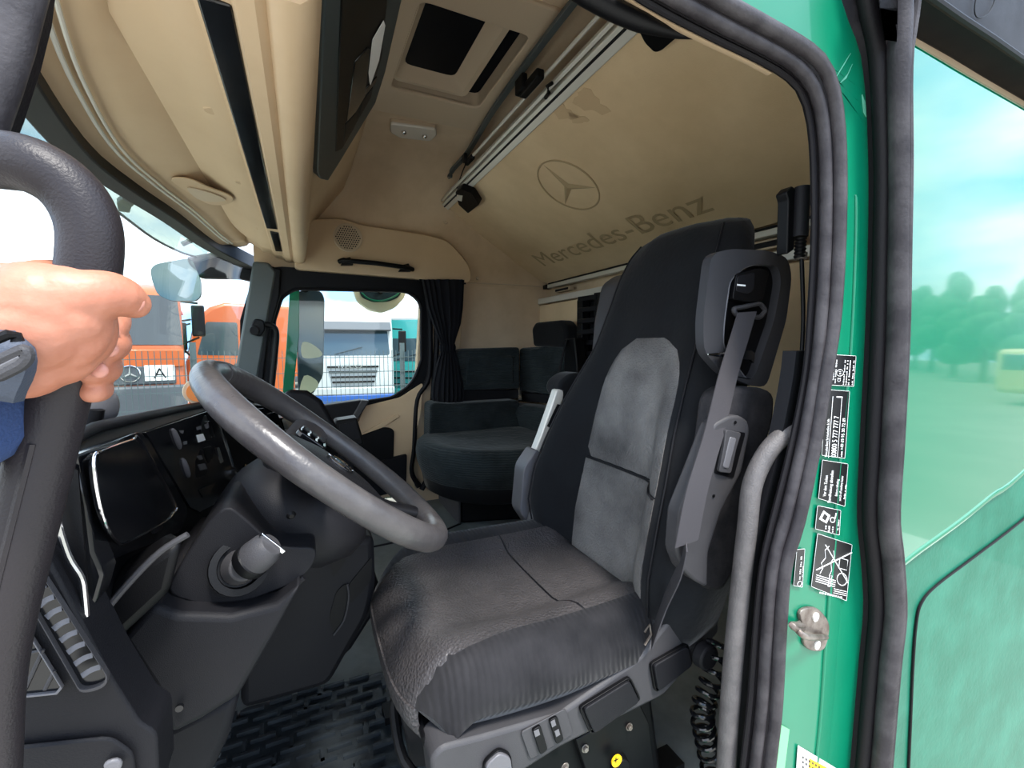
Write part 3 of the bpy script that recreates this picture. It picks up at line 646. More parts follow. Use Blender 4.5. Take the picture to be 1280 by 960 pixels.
for t in ts:
    top = [cush(a, t) for a in wsn]; zb = -.585-.01*t
    fz = .02*max(0, 1-t/.05)
    rings.append(top+[V(top[-1].x, top[-1].y+.004, (top[-1].z+zb)/2), V(top[-1].x+fz, top[-1].y-.02, zb), V(top[10].x+fz, YC, zb), V(top[0].x+fz, top[0].y+.02, zb), V(top[0].x, top[0].y-.006, (top[0].z+zb)/2)])
obj('seat_cushion', loft(rings), fabric_w, ds, ang=75)
def cins(t0_, t1_, name, m, label):
    def fn_(a, b):
        t = t0_+(t1_-t0_)*a; w_ = -.80+1.46*b; e = min(1, min(b, 1-b)*14); return cush(w_, t, .005*e)
    return obj(name, surf(fn_, lin(0, 1, 14), lin(0, 1, 19), thick=(0, 0, -.008)), m, ds, ang=70, label=label)
cins(.0, .62, 'cushion_insert', ins_c, 'shiny worn front seat insert')
cins(.63, .97, 'cushion_insert', ins_c, 'matt rear seat insert')
obj('front_apron', surf(lambda a, b: cush(-.80+1.46*b, 0)+V(-.004-.004*math.sin(math.pi*a)+.014*a*a, 0, .0-.055*a), lin(0, 1, 6), lin(0, 1, 15), thick=(.01, 0, 0)), ins_c, ds, ang=70)
obj('cushion_piping', tube([cush(-.86, t, .002)+V(0, -.004, -.012) for t in lin(.10, .92, 24)], .0035, 6), fabric_w, ds)
# base trim on the door side
YB = .585
def BT(u, v, y=YB): return P(u, v, Y=y)
trim = [(545, 1010), (538, 950), (552, 934), (600, 922), (700, 893), (800, 823), (842, 770), (895, 738), (900, 790), (830, 870), (700, 935), (600, 1000)]
obj('base_trim', prism(rnd([BT(u, v) for u, v in trim], .012, 3), (0, .06, 0)), greyp, ds, bevel=.006)
obj('base_pan', prism([V(.14, .62, -.585), V(.62, .62, -.60), V(.62, .62, -.66), V(.16, .62, -.66)], (0, .45, 0)), blackp, ds, bevel=.01)
obj('scissor_frame', prism([V(.22, .64, -.66), V(.60, .64, -.66), V(.64, .64, ZF+.02), (.20, .64, ZF+.02)], (0, .42, 0)), blackp, ds, bevel=.01)
obj('foot_rail', box((.42, .66, ZF+.015), (.55, .05, .03)), blackp, ds); obj('foot_rail', box((.42, 1.04, ZF+.015), (.55, .05, .03)), blackp, ds)
def pocket(px, name, m, dep=.004, label=None):
    a = rnd([BT(u, v, YB-.001) for u, v in px], .008, 3); c_ = V(0, 0, 0)
    for q in a: c_ += q
    c_ /= len(a)
    o_ = [c_+(q-c_)*1.06 for q in a]; i_ = [c_+(q-c_)*.86 for q in a]
    obj('lever_frame', ring(o_, a, (0, -.006, 0)), blackp, ds, bevel=.001)
    return obj(name, prism([c_+(q-c_)*.95 for q in a], (0, -dep, 0)), m, ds, bevel=.003, label=label)
pocket([(724, 882), (784, 845), (797, 872), (738, 914)], 'height_lever', darkp, .010)
pocket([(812, 828), (856, 803), (862, 828), (818, 862)], 'recline_lever', darkp, .010)
pocket([(604, 950), (622, 934), (636, 940), (640, 975), (604, 985)], 'slide_lever', greyl, .010)
obj('switch_plate', prism(rnd([BT(u, v, YB-.001) for u, v in ((650, 914), (706, 884), (716, 916), (662, 948))], .006, 3), (0, -.003, 0)), greyp, ds, bevel=.001)
for (px, lb) in ((((664, 910), (674, 904), (683, 934), (674, 941)), 'heating rocker switch'), (((685, 898), (695, 893), (703, 922), (694, 928)), 'ventilation rocker switch')):
    obj('rocker_switch', prism(rnd([BT(u, v, YB-.004) for u, v in px], .004, 3), (0, -.005, 0)), blackp, ds, bevel=.0015, label=lb)
for px in (((667, 914), (673, 911), (675, 918), (669, 921)), ((688, 902), (693, 899), (695, 906), (690, 909)), ((693, 914), (698, 911), (700, 918), (695, 921))):
    obj('switch_mark', prism([BT(u, v, YB-.0092) for u, v in px], (0, -.0008, 0)), greyl, ds)
# black bracket plate with bolts and a yellow cap
obj('bracket_plate', prism([BT(u, v, .62) for u, v in ((720, 925), (800, 880), (812, 905), (818, 960), (740, 985))], (0, .02, 0)), blackp, ds, bevel=.002)
for u, v in ((786, 908), (731, 935), (706, 958)):
    obj('hex_bolt', join(disc(BT(u, v, .62), (0, -1, 0), .0075, .002, 16), disc(BT(u, v, .618), (0, -1, 0), .0048, .006, 6)), steel, ds, bevel=.0005)
obj('yellow_cap', disc(BT(770, 950, .605), (0, -1, 0), .011, .003, 20), yellow, ds, label='round yellow warning cap'); obj('cap_holder', disc(BT(772, 952, .622), (0, -1, 0), .019, .016, 20, .016), blackp, ds, bevel=.002)
obj('cap_cross', join(box(BT(770, 950, .6015), (.010, .0008, .0014)), box(BT(770, 950, .6015), (.0014, .0008, .010))), blackp, ds)
# round recliner hub at rear of trim
obj('recliner_hub', disc(BT(876, 815, .575), (0, -1, 0), .026, .022, 24, .023), darkp, ds, bevel=.004)
# plastic side bracket of backrest foot
obj('side_foot', prism(rnd([BT(u, v, .60) for u, v in ((803, 800), (850, 725), (905, 730), (900, 775), (850, 790), (812, 812))], .01, 3), (0, .05, 0)), darkp, ds, bevel=.008)
obj('front_bracket', tube(smooth_path([P(500, 868, Y=.75), P(492, 884, Y=.75), P(505, 950, Y=.70), P(545, 990, Y=.66)], 4), .008, 8), blackp, ds)
obj('front_bracket_plate', prism([P(u, v, Y=.72) for u, v in ((500, 890), (520, 890), (545, 960), (515, 960))], (0, .03, 0)), darkp, ds, bevel=.004)
# far lower shell with buckle and silver bracket
obj('far_shell', prism(rnd([P(u, v, Y=1.10) for u, v in ((655, 585), (672, 560), (690, 600), (712, 650), (700, 672), (672, 672), (650, 640))], .015, 3), (0, .06, 0)), greyl, ds, bevel=.01)
far_b = [P(u, v, Y=1.12) for u, v in ((696, 487), (706, 486), (704, 500), (684, 545), (664, 600), (655, 598), (676, 545), (690, 505))]
obj('far_bracket', prism(far_b, (0, .03, 0)), alu, ds, bevel=.004)
obj('bracket_slot', prism([P(u, v, Y=1.118) for u, v in ((697, 505), (701, 506), (688, 535), (684, 533))], (0, .003, 0)), darkp, ds)
obj('far_armrest', prism(rnd([P(u, v, Y=1.12) for u, v in ((700, 478), (712, 467), (734, 465), (728, 500), (705, 500), (698, 488))], .03, 4), (0, .08, 0)), fabric, ds, bevel=.02, seg=3)
obj('belt_buckle', prism(rnd([P(u, v, Y=1.06) for u, v in ((664, 655), (668, 640), (680, 644), (678, 664), (668, 664))], .006, 2), (0, .03, 0)), greyl, ds, bevel=.004)
obj('buckle_release', prism([P(u, v, Y=1.09) for u, v in ((634, 666), (648, 654), (653, 657), (640, 669))], (0, .02, 0)), redm, ds, bevel=.003, label='small red release tab')
# belt-guide housing beside the headrest
YH = .57
darkp2 = mat('housing_grey', s(50, 50, 53), .5, bump=.2, bscale=800, spec=.3)
def HP(u, v, y=YH): return P(u, v, Y=y)
ho = [(889, 318), (912, 311), (960, 313), (985, 322), (990, 345), (983, 400), (958, 484), (938, 482), (905, 468), (880, 440), (879, 400)]
hi = [(905, 400), (912, 350), (930, 334), (945, 330), (972, 332), (977, 350), (968, 400), (944, 470), (934, 476), (914, 450), (903, 432)]
hr_ = [.02, .02, .03, .04, .04, .04, .02, .02, .03, .03, .03]
hoP = rnd([HP(u, v) for u, v in ho], .018, 3); hiP = rnd([HP(u, v) for u, v in hi], .014, 3)
hiC = sum(hiP, V(0, 0, 0))/len(hiP)
obj('belt_guide_frame', ring(hoP, hiP, (0, .018, 0)), darkp2, ds, bevel=.007, seg=3)
obj('guide_backing', prism([hiC+(p-hiC)*1.16+V(0, .0165, 0) for p in hiP], (0, .01, 0)), blackp, ds)
obj('guide_bead', tube(rnd([HP(u, v, YH+.006) for u, v in hi], .014, 3), .0022, 6, closed=True), greyl, ds)
obj('height_adjuster', prism(rnd([HP(u, v, YH+.0) for u, v in ((921, 342), (950, 335), (962, 338), (954, 375), (940, 378), (916, 374))], .006, 3), (0, .024, 0)), blackp, ds, bevel=.006, seg=3)
obj('adjuster_button', prism(rnd([HP(u, v, YH-.001) for u, v in ((922, 345), (944, 340), (943, 362), (936, 368), (920, 364))], .006, 3), (0, .01, 0)), darkp, ds, bevel=.002)
obj('adjuster_mark', prism([HP(u, v, YH-.002) for u, v in ((922, 355), (932, 356), (932, 358), (922, 357))], (0, .001, 0)), white, ds)
obj('belt_loop', tube(rnd([HP(u, v, YH+.004) for u, v in ((916, 386), (928, 384), (950, 379), (957, 388), (950, 397), (920, 394))], .006, 3), .0045, 8, closed=True), greyp, ds)
obj('chrome_clip', prism([HP(u, v, YH-.012) for u, v in ((886, 443), (896, 441), (940, 438), (944, 441), (943, 454), (939, 450), (898, 446), (886, 444))], (0, .006, 0)), blackg, ds, bevel=.001)
obj('clip_edge', tube([HP(885, 443, YH-.014), HP(900, 442, YH-.014), HP(918, 441, YH-.014)], .0016, 6), chrome, ds)
# near armrest: fabric pad and grey folding bracket
AY = .545
velv = mat('worn_velvet', s(20, 20, 23), .85, bump=.6, bscale=120, col2=s(52, 50, 52), cscale=11, spec=.3)
def AP(u, v, y=AY): return P(u, v, Y=y)
obj('armrest_pad', prism(rnd([AP(u, v, AY) for u, v in ((903, 496), (918, 484), (955, 484), (971, 492), (968, 530), (940, 610), (932, 690), (905, 742), (880, 738), (862, 715), (870, 650), (895, 560))], .02, 3), (0, .055, 0)), velv, ds, bevel=.018, seg=3)
abr = [(912, 520), (925, 519), (936, 526), (938, 540), (928, 590), (902, 640), (886, 690), (885, 735), (870, 728), (855, 714), (846, 690), (850, 640), (870, 590), (893, 530)]
obj('armrest_bracket', prism(rnd([AP(u, v, AY-.02) for u, v in abr], .008, 2), (0, .03, 0)), greyp, ds, bevel=.008, seg=3)
obj('bracket_recess', prism(rnd([AP(u, v, AY-.0215) for u, v in ((905, 537), (932, 541), (917, 598), (893, 592))], .004, 2), (0, .004, 0)), blackp, ds)
obj('armrest_lever', prism(rnd([AP(u, v, AY-.027) for u, v in ((908, 537), (927, 541), (921, 560), (914, 592), (899, 590), (905, 560))], .005, 3), (0, .008, 0)), greyp, ds, bevel=.003)
obj('lever_groove', prism(rnd([AP(u, v, AY-.0285) for u, v in ((913, 546), (921, 548), (911, 586), (904, 584))], .004, 3), (0, .004, 0)), greyl, ds, bevel=.001)
for u, v in ((919, 528), (892, 620)): obj('screw_hole', disc(AP(u, v, AY-.0208), (0, -1, 0), .0028, .001, 12), blackp, ds)
# seat belt: from the guide across the bracket to the foot
beltm = mat('belt_webbing', s(66, 64, 67), .7, bump=.5, bscale=300, tex='Z', spec=.2)
db = thing('driver_seat_belt', 'grey woven belt hanging from driver seat shoulder guide', 'seat belt', P(840, 760, Y=.50))
belt([P(934, 390, Y=.560), P(925, 420, Y=.556), P(910, 470, Y=.548), P(893, 540, Y=.525), P(872, 610, Y=.505), P(858, 680, Y=.505)], (.049, .0, .004), .002, beltm, 'upper_strap', db)
belt([P(858, 678, Y=.505), P(850, 712, Y=.52), P(832, 752, Y=.56), P(815, 800, Y=.585)], (.028, .03, .012), .002, beltm, 'lower_strap', db)
obj('anchor', tube([P(806, 790, Y=.585), P(812, 780, Y=.58), P(814, 793, Y=.58), P(806, 806, Y=.585)], .0022, 6), steel, db)
# coiled air hose
chh = thing('coiled_air_hose', 'black glossy coiled air hose hanging behind the driver seat', 'hose', P(905, 960, Y=.56))
def coil(px, y, r, turns, tr_=.0042):
    ax = smooth_path([P(u, v, Y=y) for u, v in px], 12); n = int(turns*16); pts = []
    for i in range(n+1):
        q = i/n*(len(ax)-1); k = min(int(q), len(ax)-2); c_ = ax[k].lerp(ax[k+1], q-k); t = (ax[k+1]-ax[k]).normalized()
        a = t.cross(V(0, 1, 0)).normalized(); b = t.cross(a); an = 2*math.pi*i/16
        pts.append(c_+a*r*math.cos(an)+b*r*math.sin(an))
    return tube(pts, tr_, 8)
obj('coil', coil([(902, 800), (890, 850), (878, 890), (884, 930), (893, 975)], .555, .0185, 13), blackg, chh)
obj('coil', coil([(932, 850), (934, 890), (932, 930), (928, 980)], .60, .017, 11), blackg, chh)
obj('hose_end', tube(smooth_path([P(884, 800, Y=.56), P(900, 806, Y=.545), P(925, 820, Y=.58), P(938, 850, Y=.61)], 5), .0042, 8), blackg, chh)

# ------------------------------------------------------------------ steering wheel
WC = V(.038, .795, -.182); WT = .712
e1, e2 = V(math.cos(WT), 0, -math.sin(WT)), V(0, 1, 0); wn = e1.cross(e2)
if wn.z < 0: wn = -wn
sw = thing('steering_wheel', 'worn grey-black leather steering wheel', 'steering wheel', WC)
RW = .220
rimp = [WC+e1*RW*math.cos(t)+e2*RW*math.sin(t) for t in lin(0, 2*math.pi, 73)[:-1]]
def rimprof(i):
    a = 2*math.pi*i/72; q = .0182+.0018*(math.sin(a*2)**2)
    return circ(q, 14, q*1.05)
obj('rim', sweep(rimp, rimprof, True, up=wn), wheelm, sw, ang=80)
obj('rim_cap', sweep(rimp[26:34], lambda i: circ(.0202, 14, .0206), False, up=wn), wheelm, sw)
hubc = WC-wn*.03
def wp(a, b, h=0): return hubc+e1*a+e2*b+wn*h
hp_ = [(.12, -.04), (.135, 0), (.12, .04), (.06, .085), (-.02, .085), (-.075, .05), (-.085, 0), (-.075, -.05), (-.02, -.085), (.06, -.085)]
def hring(s_, h): return [wp(.02+(a-.02)*s_, b*s_, h) for a, b in [(p.x, p.y) for p in smooth_path([V(a, b, 0) for a, b in hp_], 4, True)]]
obj('hub', loft([hring(.9, -.04), hring(1, -.02), hring(1, .0), hring(.9, .016), hring(.6, .024), hring(.1, .026)]), darkp, sw, ang=70)
for sgn in (-1, 1):
    pth = [wp(-.02, sgn*.06, -.005), wp(-.03, sgn*.12, .0), wp(-.03, sgn*.17, .015), wp(-.028, sgn*.215, .028)]
    obj('spoke', sweep(smooth_path(pth, 4), lambda i: [(x*(1.5-.3*i/12), y) for x, y in circ(.028, 12, .011)], up=wn), wheelm, sw, ang=70)
    obj('button_pod', prism(rnd([wp(-.06, sgn*.085, .012), wp(-.0, sgn*.08, .012), wp(.0, sgn*.13, .014), wp(-.055, sgn*.14, .016)], .012, 3), wn*.012), blackg, sw, bevel=.003)
    for j in range(3):
        obj('wheel_button', prism(rnd([wp(-.052+j*.017, sgn*.095, .026), wp(-.040+j*.017, sgn*.095, .026), wp(-.040+j*.017, sgn*.122, .027), wp(-.052+j*.017, sgn*.122, .027)], .003, 2), wn*.003), darkp, sw, bevel=.001)
pth = [wp(.10, 0, -.005), wp(.15, 0, .005), wp(.19, 0, .02), wp(.218, 0, .03)]
for sgn in (-1, 1):
    obj('lower_spoke', sweep([q+e2*sgn*.045 for q in pth], lambda i: circ(.018, 10, .010), up=wn), darkp, sw, ang=70)
er = .024
obj('emblem_ring', tube([wp(.02, 0, .028)+e1*er*math.cos(t)+e2*er*math.sin(t) for t in lin(0, 2*math.pi, 25)[:-1]], .002, 6, closed=True), chrome, sw)
for k in range(3):
    a = math.pi+k*2*math.pi/3; d_ = e1*math.cos(a)+e2*math.sin(a); s_ = e1*-math.sin(a)+e2*math.cos(a); c_ = wp(.02, 0, .027)
    obj('emblem_point', prism([c_+s_*.003, c_+d_*er, c_-s_*.003], wn*.003), chrome, sw, flat=True)
obj('spoke_trim', prism([wp(-.05, -.17, .03), wp(-.045, -.15, .028), wp(-.01, -.16, .028), wp(-.012, -.17, .03)], wn*.004), chrome, sw, bevel=.001)

# ------------------------------------------------------------------ steering column and lower covers
sc = thing('steering_column', 'black moulded steering column cover below the wheel', 'steering column', (-.08, .70, ZF))
def eoval(c, a, b, ax1, ax2, n=28, pw=.8):
    r = []
    for k in range(n):
        t = 2*math.pi*k/n; x = math.copysign(abs(math.cos(t))**pw, math.cos(t)); y = math.copysign(abs(math.sin(t))**pw, math.sin(t)); r.append(V(c)+ax1*a*x+ax2*b*y)
    return r
hv_ = e1
obj('upper_shroud', loft([eoval(WC-wn*.045+e1*.02, .085, .095, e1, e2), eoval(WC-wn*.07+e1*.02, .105, .115, e1, e2), eoval(WC-wn*.10+e1*.014, .108, .118, e1, e2), eoval(WC-wn*.135+e1*.005, .095, .105, e1, e2), eoval(WC-wn*.155+e1*-.01, .06, .07, e1, e2)]), darkp, sc, ang=60, bevel=0)
obj('screw_dimple', disc(P(364, 644, Y=.625), (.2, -1, -.3), .006, .003, 14, .003), blackp, sc)
lc = [(205, 742), (228, 700), (262, 650), (285, 630), (310, 650), (345, 684), (398, 684), (392, 708), (372, 728), (310, 752), (250, 757)]
obj('lower_shroud', prism(rnd([P(u, v, Y=.63) for u, v in lc], .015, 3), (0, .20, 0)), darkp, sc, bevel=.022, seg=4)
obj('shroud_edge', tube(smooth_path([P(u, v, Y=.628) for u, v in ((192, 752), (225, 763), (290, 765), (345, 750), (380, 722))], 5), .0035, 8), darkp, sc)
st = P(300, 708, Y=.628); sdv = V(.35, -.85, .35).normalized()
obj('stalk_socket', lathe(st, sdv, [(.034, -.004), (.034, .003), (.026, .004), (.024, -.002), (.001, -.002)], 26), blackp, sc)
obj('socket_collar', disc(st, sdv, .022, .022, 22, .017), greyp, sc, bevel=.002)
kb = st+sdv*.03+V(.006, 0, .006)
kax = V(.62, -.25, .55).normalized()
kn = obj('stalk_knob', lathe(kb-kax*.014, kax, [(.015, 0), (.0195, .004), (.0208, .020), (.0195, .036), (.014, .044), (.001, .045)], 26), greyp, sc, bevel=.001)
obj('knob_collar', lathe(kb-kax*.010, kax, [(.0200, 0), (.0216, .003), (.0216, .011), (.0200, .013)], 26), blackp, sc)
obj('knob_grip', join(box(kb+kax*.031, (.036, .004, .006), (kax.cross(V(0,1,0)).normalized(), V(0, 1, 0), kax))), chrome, sc, bevel=.001)
obj('leg_cover', loft([[P(u, v, Y=y) for u, v in px] for y, px in ((.60, ((190, 756), (225, 768), (290, 770), (345, 756), (378, 730), (340, 800), (298, 872), (250, 902), (212, 921), (190, 860), (150, 800))),)]+[[P(u, v, Y=.60)+V(0, .30, 0) for u, v in ((190, 756), (225, 768), (290, 770), (345, 756), (378, 730), (340, 800), (298, 872), (250, 902), (212, 921), (190, 860), (150, 800))]]), darkp, sc, bevel=.02, seg=3)
obj('cover_screw', disc(P(225, 883, Y=.595), (0, -1, 0), .004, .004, 12), blackg, sc)
obj('column_foot', prism([P(u, v, Y=.66) for u, v in ((200, 915), (300, 868), (285, 925), (262, 975), (195, 990))], (0, .2, 0)), darkp, sc, bevel=.012)

# ------------------------------------------------------------------ dashboard
da = thing('dashboard', 'black wrap-around dashboard below the windscreen', 'dashboard', (-.2, 1.4, ZF))
plan = [(-.168, .47), (-.180, .53), (-.187, .62), (-.185, .75), (-.178, .90), (-.160, 1.05), (-.115, 1.20), (-.07, 1.35), (-.03, 1.55), (0, 1.8), (.0, 2.1), (-.02, 2.42)]
pl = smooth_path([V(x, y, 0) for x, y in plan], 5)
def zt(y): return -.088-.045*max(0, min(1, (y-.6)/.7))-.17*max(0, min(1, (y-1.25)/.35))
def onface(u, v, off=0):
    """the point where this sight line meets the dashboard face"""
    d = ray(u, v)
    for a, b in zip(pl, pl[1:]):
        t = V(b.x-a.x, b.y-a.y, 0); n_ = V(t.y, -t.x, 0).normalized(); k = (a+n_*off).dot(n_)/d.dot(n_); q = d*k
        s_ = (V(q.x, q.y, 0)-a).dot(t)/t.dot(t)
        if k > 0 and -.01 <= s_ <= 1.02: return q
    return d*((-.17+off)/d.x)
def fn_at(q):
    for a, b in zip(pl, pl[1:]):
        if a.y <= q.y <= b.y: t = b-a; return V(t.y, -t.x, 0).normalized()
    return V(1, 0, 0)
def dsec(p, k):
    z = zt(p.y); bx = max(base(p.y).x+.02, -.62); fx = p.x
    return [V(fx, p.y, z-.012), V(fx-.012, p.y, z), V(fx-.05, p.y, z+.002), V((fx+bx)/2, p.y, min(z, -.2)+(.0 if p.y < 1.3 else .0)), V(bx, p.y, -.345), V(bx, p.y, -.75), V(fx-.03, p.y, -.75 if p.y > .9 else -.5), V(fx-.02, p.y, -.50), V(fx+.0, p.y, -.36), V(fx, p.y, -.30)]
obj('dash_body', loft([dsec(p, 0) for p in pl]), blackp, da, ang=35)
top = [V(p.x-.012, p.y, zt(p.y)+.004) for p in pl]
obj('dash_top_roll', tube([q for q in top if q.y < 1.5], .006, 10), darkp, da)
def fslab(px, off, th, name, m, par=da, r=.004, **k):
    q = rnd([onface(u, v, off) for u, v in px], r, 3); n_ = fn_at(sum(q, V(0, 0, 0))/len(q))
    return obj(name, prism(q, n_*-th), m, par, **k)
fslab([(98, 568), (172, 540), (205, 560), (235, 640), (225, 665), (140, 700), (118, 680)], .003, .008, 'tray_panel', blackg, bevel=.002)
# storage tray with a chrome ring
tray = [(118, 572), (130, 563), (166, 550), (177, 553), (219, 628), (217, 642), (206, 652), (158, 678), (145, 675), (132, 655), (121, 610)]
tq = [onface(u, v, .016) for u, v in tray]
obj('chrome_ring', tube(smooth_path(tq, 4, True), .0013, 8, closed=True), chrome, da)
cq = sum(tq, V(0, 0, 0))/len(tq)
tqs = smooth_path(tq, 4, True)
obj('storage_tray', loft([tqs, [cq+(q-cq)*.97+V(-.004, 0, 0) for q in tqs], [cq+(q-cq)*.9+V(-.007, 0, 0) for q in tqs]]), blackg, da, ang=60)
fslab([(172, 560), (190, 584), (205, 660), (192, 668), (180, 620)], .0125, .002, 'tray_divider', darkp)
fslab([(193, 634), (215, 633), (216, 645), (194, 660)], .013, .002, 'tray_lip', greyp)
# switch field
fslab([(182, 540), (262, 513), (272, 518), (300, 600), (292, 618), (250, 640), (238, 634)], .004, .008, 'switch_panel', blackg, bevel=.002)
fslab([(275, 530), (277, 530), (293, 583), (291, 584)], .007, .002, 'chrome_line', chrome, r=0)
for px, lb in ((((213, 537), (218, 536), (228, 560), (222, 561)), 'upper light dial'), (((226, 574), (230, 573), (239, 595), (233, 597)), 'lower dimmer dial')):
    q = [onface(u, v, .008) for u, v in px]; m0, m1 = (q[0]+q[1])/2, (q[2]+q[3])/2
    obj('roller_dial', tube([m0, m0.lerp(m1, .15), m0.lerp(m1, .5), m0.lerp(m1, .85), m1], lambda i: [.002, .0040, .0048, .0040, .002][i], 12), greyl, da, label=lb)
for px in (((260, 527), (263, 526), (269, 546), (265, 547)), ((271, 560), (274, 559), (280, 578), (276, 581))):
    fslab(px, .009, .004, 'chrome_toggle', chrome, r=.001)
fslab([(246, 544), (254, 542), (257, 550), (249, 553)], .008, .002, 'white_pictogram', white, r=0)
for px in (((224, 538), (230, 538), (229, 542), (226, 541)), ((229, 552), (234, 551), (234, 555), (230, 556)), ((246, 534), (252, 532), (252, 536), (247, 538)), ((256, 531), (261, 529), (263, 534), (258, 536)), ((247, 570), (252, 569), (254, 574), (250, 575)), ((248, 581), (256, 579), (259, 586), (251, 588))):
    fslab(px, .008, .002, 'switch_icon', greyl, r=.001)
for px in (((222, 530), (238, 525), (250, 556), (234, 562)), ((242, 524), (258, 519), (268, 548), (254, 553)), ((234, 566), (252, 561), (262, 592), (246, 598)), ((254, 560), (268, 556), (279, 586), (264, 591))):
    fslab(px, .006, .004, 'switch', blackp, bevel=.001)
obj('slot_opening', prism([onface(u, v, .006) for u, v in ((248, 612), (284, 597), (288, 606), (254, 622))], (-.004, 0, 0)), blackg, da)
ig = onface(307, 590, .01)
obj('ignition_ring', tube([ig+V(0, .016*math.cos(t), .016*math.sin(t)) for t in lin(0, 2*math.pi, 21)[:-1]], .0035, 8, closed=True), chrome, da)
# centre panel behind the wheel rim
for i in range(3):
    fslab([(318+i*17, 512+i*5), (330+i*17, 510+i*5), (340+i*17, 548+i*4), (328+i*17, 552+i*4)], .004, .006, 'centre_module', blackg, bevel=.002)
    fslab([(322+i*17, 528+i*5), (331+i*17, 526+i*5), (333+i*17, 532+i*5), (324+i*17, 535+i*5)], .006, .004, 'module_key', greyl if i else steel)
obj('binnacle_hood', loft([[P(u, v, Y=y) for u, v in ((352, 492), (364, 487), (384, 488), (402, 500), (428, 545), (396, 548), (360, 520))] for y in (1.22, 1.45)]), blackp, da, bevel=.012)
obj('chrome_sweep', tube(smooth_path([P(u, v, Y=.46) for u, v in ((66, 612), (72, 650), (86, 695), (102, 722), (106, 745), (108, 770))], 5), .0022, 8), chrome, da)
obj('sweep_panel', prism(smooth_path([P(u, v, Y=.475) for u, v in ((60, 590), (100, 575), (118, 690), (130, 720), (110, 770), (96, 728), (70, 660))], 2, True), (0, .03, 0)), blackg, da, bevel=.003)
# door-side end of the dashboard with its vents
YE = .45
obj('end_panel', prism(rnd([P(u, v, Y=YE) for u, v in ((-60, 700), (50, 690), (62, 700), (137, 843), (176, 905), (196, 915), (200, 1000), (-60, 1000))], .006, 2), (0, .05, 0)), darkp, da, bevel=.006)
vo = [P(u, v, Y=YE-.002) for u, v in ((36, 738), (56, 722), (60, 720), (136, 838), (134, 848), (122, 854), (104, 857))]
vq = rnd(vo, .004, 3); vc = sum(vq, V(0, 0, 0))/len(vq)
obj('vent_frame', ring([vc+(q-vc)*1.06 for q in vq], vq, (0, -.006, 0)), greyp, da, bevel=.0015)
obj('vent_back', prism(vq, (0, -.001, 0)), blackg, da)
for k in range(8):
    t = k/7; a = (40+t*62, 742+t*102); b = (58+t*68, 730+t*102)
    q0_, q1_ = P(a[0], a[1], Y=YE-.003), P(b[0], b[1], Y=YE-.003)
    mid_ = (q0_+q1_)/2+V(0, 0, .0012)
    obj('vent_slat', sweep(smooth_path([q0_, mid_, q1_], 3), lambda i: [(-.0028, -.0006), (.0028, -.0006), (.0028, .0006), (-.0028, .0006)], up=(0, -1, .5)), greyl, da)
tg = [P(u, v, Y=YE-.002) for u, v in ((15, 805), (36, 786), (78, 855), (72, 862), (12, 868))]
obj('demister_frame', ring([sum(tg, V(0, 0, 0))/5+(q-sum(tg, V(0, 0, 0))/5)*1.08 for q in tg], tg, (0, -.004, 0)), greyl, da, bevel=.001)
obj('demister_back', prism(tg, (0, -.001, 0)), blackg, da)
for a, b in (((40, 792), (20, 840)), ((54, 812), (30, 864)), ((68, 838), (56, 862)), ((20, 820), (50, 813))):
    obj('demister_bar', tube([P(*a, Y=YE-.004), P(*b, Y=YE-.004)], .0014, 6), greyp, da)
obj('fuse_cover', prism(rnd([P(u, v, Y=YE-.002) for u, v in ((-60, 936), (15, 930), (140, 917), (168, 936), (176, 1000), (-60, 1000))], .006, 2), (0, -.004, 0)), darkp, da, bevel=.002)
obj('cover_latch', prism(rnd([P(u, v, Y=YE-.008) for u, v in ((130, 950), (148, 944), (156, 950), (150, 962), (134, 966))], .003, 2), (0, -.004, 0)), greyl, da, bevel=.0015)
obj('knee_roll', tube(smooth_path([P(u, v, Y=.50) for u, v in ((118, 800), (128, 770), (160, 730), (200, 690), (235, 668))], 5), .003, 8), greyp, da)
obj('knee_panel', prism([P(u, v, Y=.56) for u, v in ((108, 775), (160, 715), (232, 668), (215, 740), (150, 800), (125, 840))], (-.03, .08, -.02)), blackp, da, bevel=.01)
# lower centre console with its oval and slots
cs = [P(u, v, Y=.98) for u, v in ((375, 690), (468, 670), (470, 735), (462, 770), (412, 858), (300, 890), (300, 740))]
obj('centre_console', prism(rnd(cs, .02, 3), (0, .45, 0)), darkp, da, bevel=.015)
for nm, px in (('oval_recess', ((412, 770), (420, 740), (432, 728), (434, 745), (428, 775), (416, 792))), ('slot_recess', ((436, 730), (465, 695), (464, 725), (438, 755))), ('slot_recess', ((412, 692), (434, 682), (432, 702), (416, 722))), ('slot_recess', ((436, 680), (452, 678), (436, 698)))):
    obj(nm, prism(rnd([P(u, v, Y=.979) for u, v in px], .008, 3), (0, -.002, 0)), blackp, da)
obj('recess_lip', tube(smooth_path([P(u, v, Y=.975) for u, v in ((434, 730), (436, 748), (430, 775), (417, 794))], 4), .002, 6), greyp, da)
obj('console_skirt', prism([P(u, v, Y=1.05) for u, v in ((460, 700), (475, 735), (478, 752), (440, 812), (400, 850))], (0, .3, 0)), darkp, da, bevel=.01)
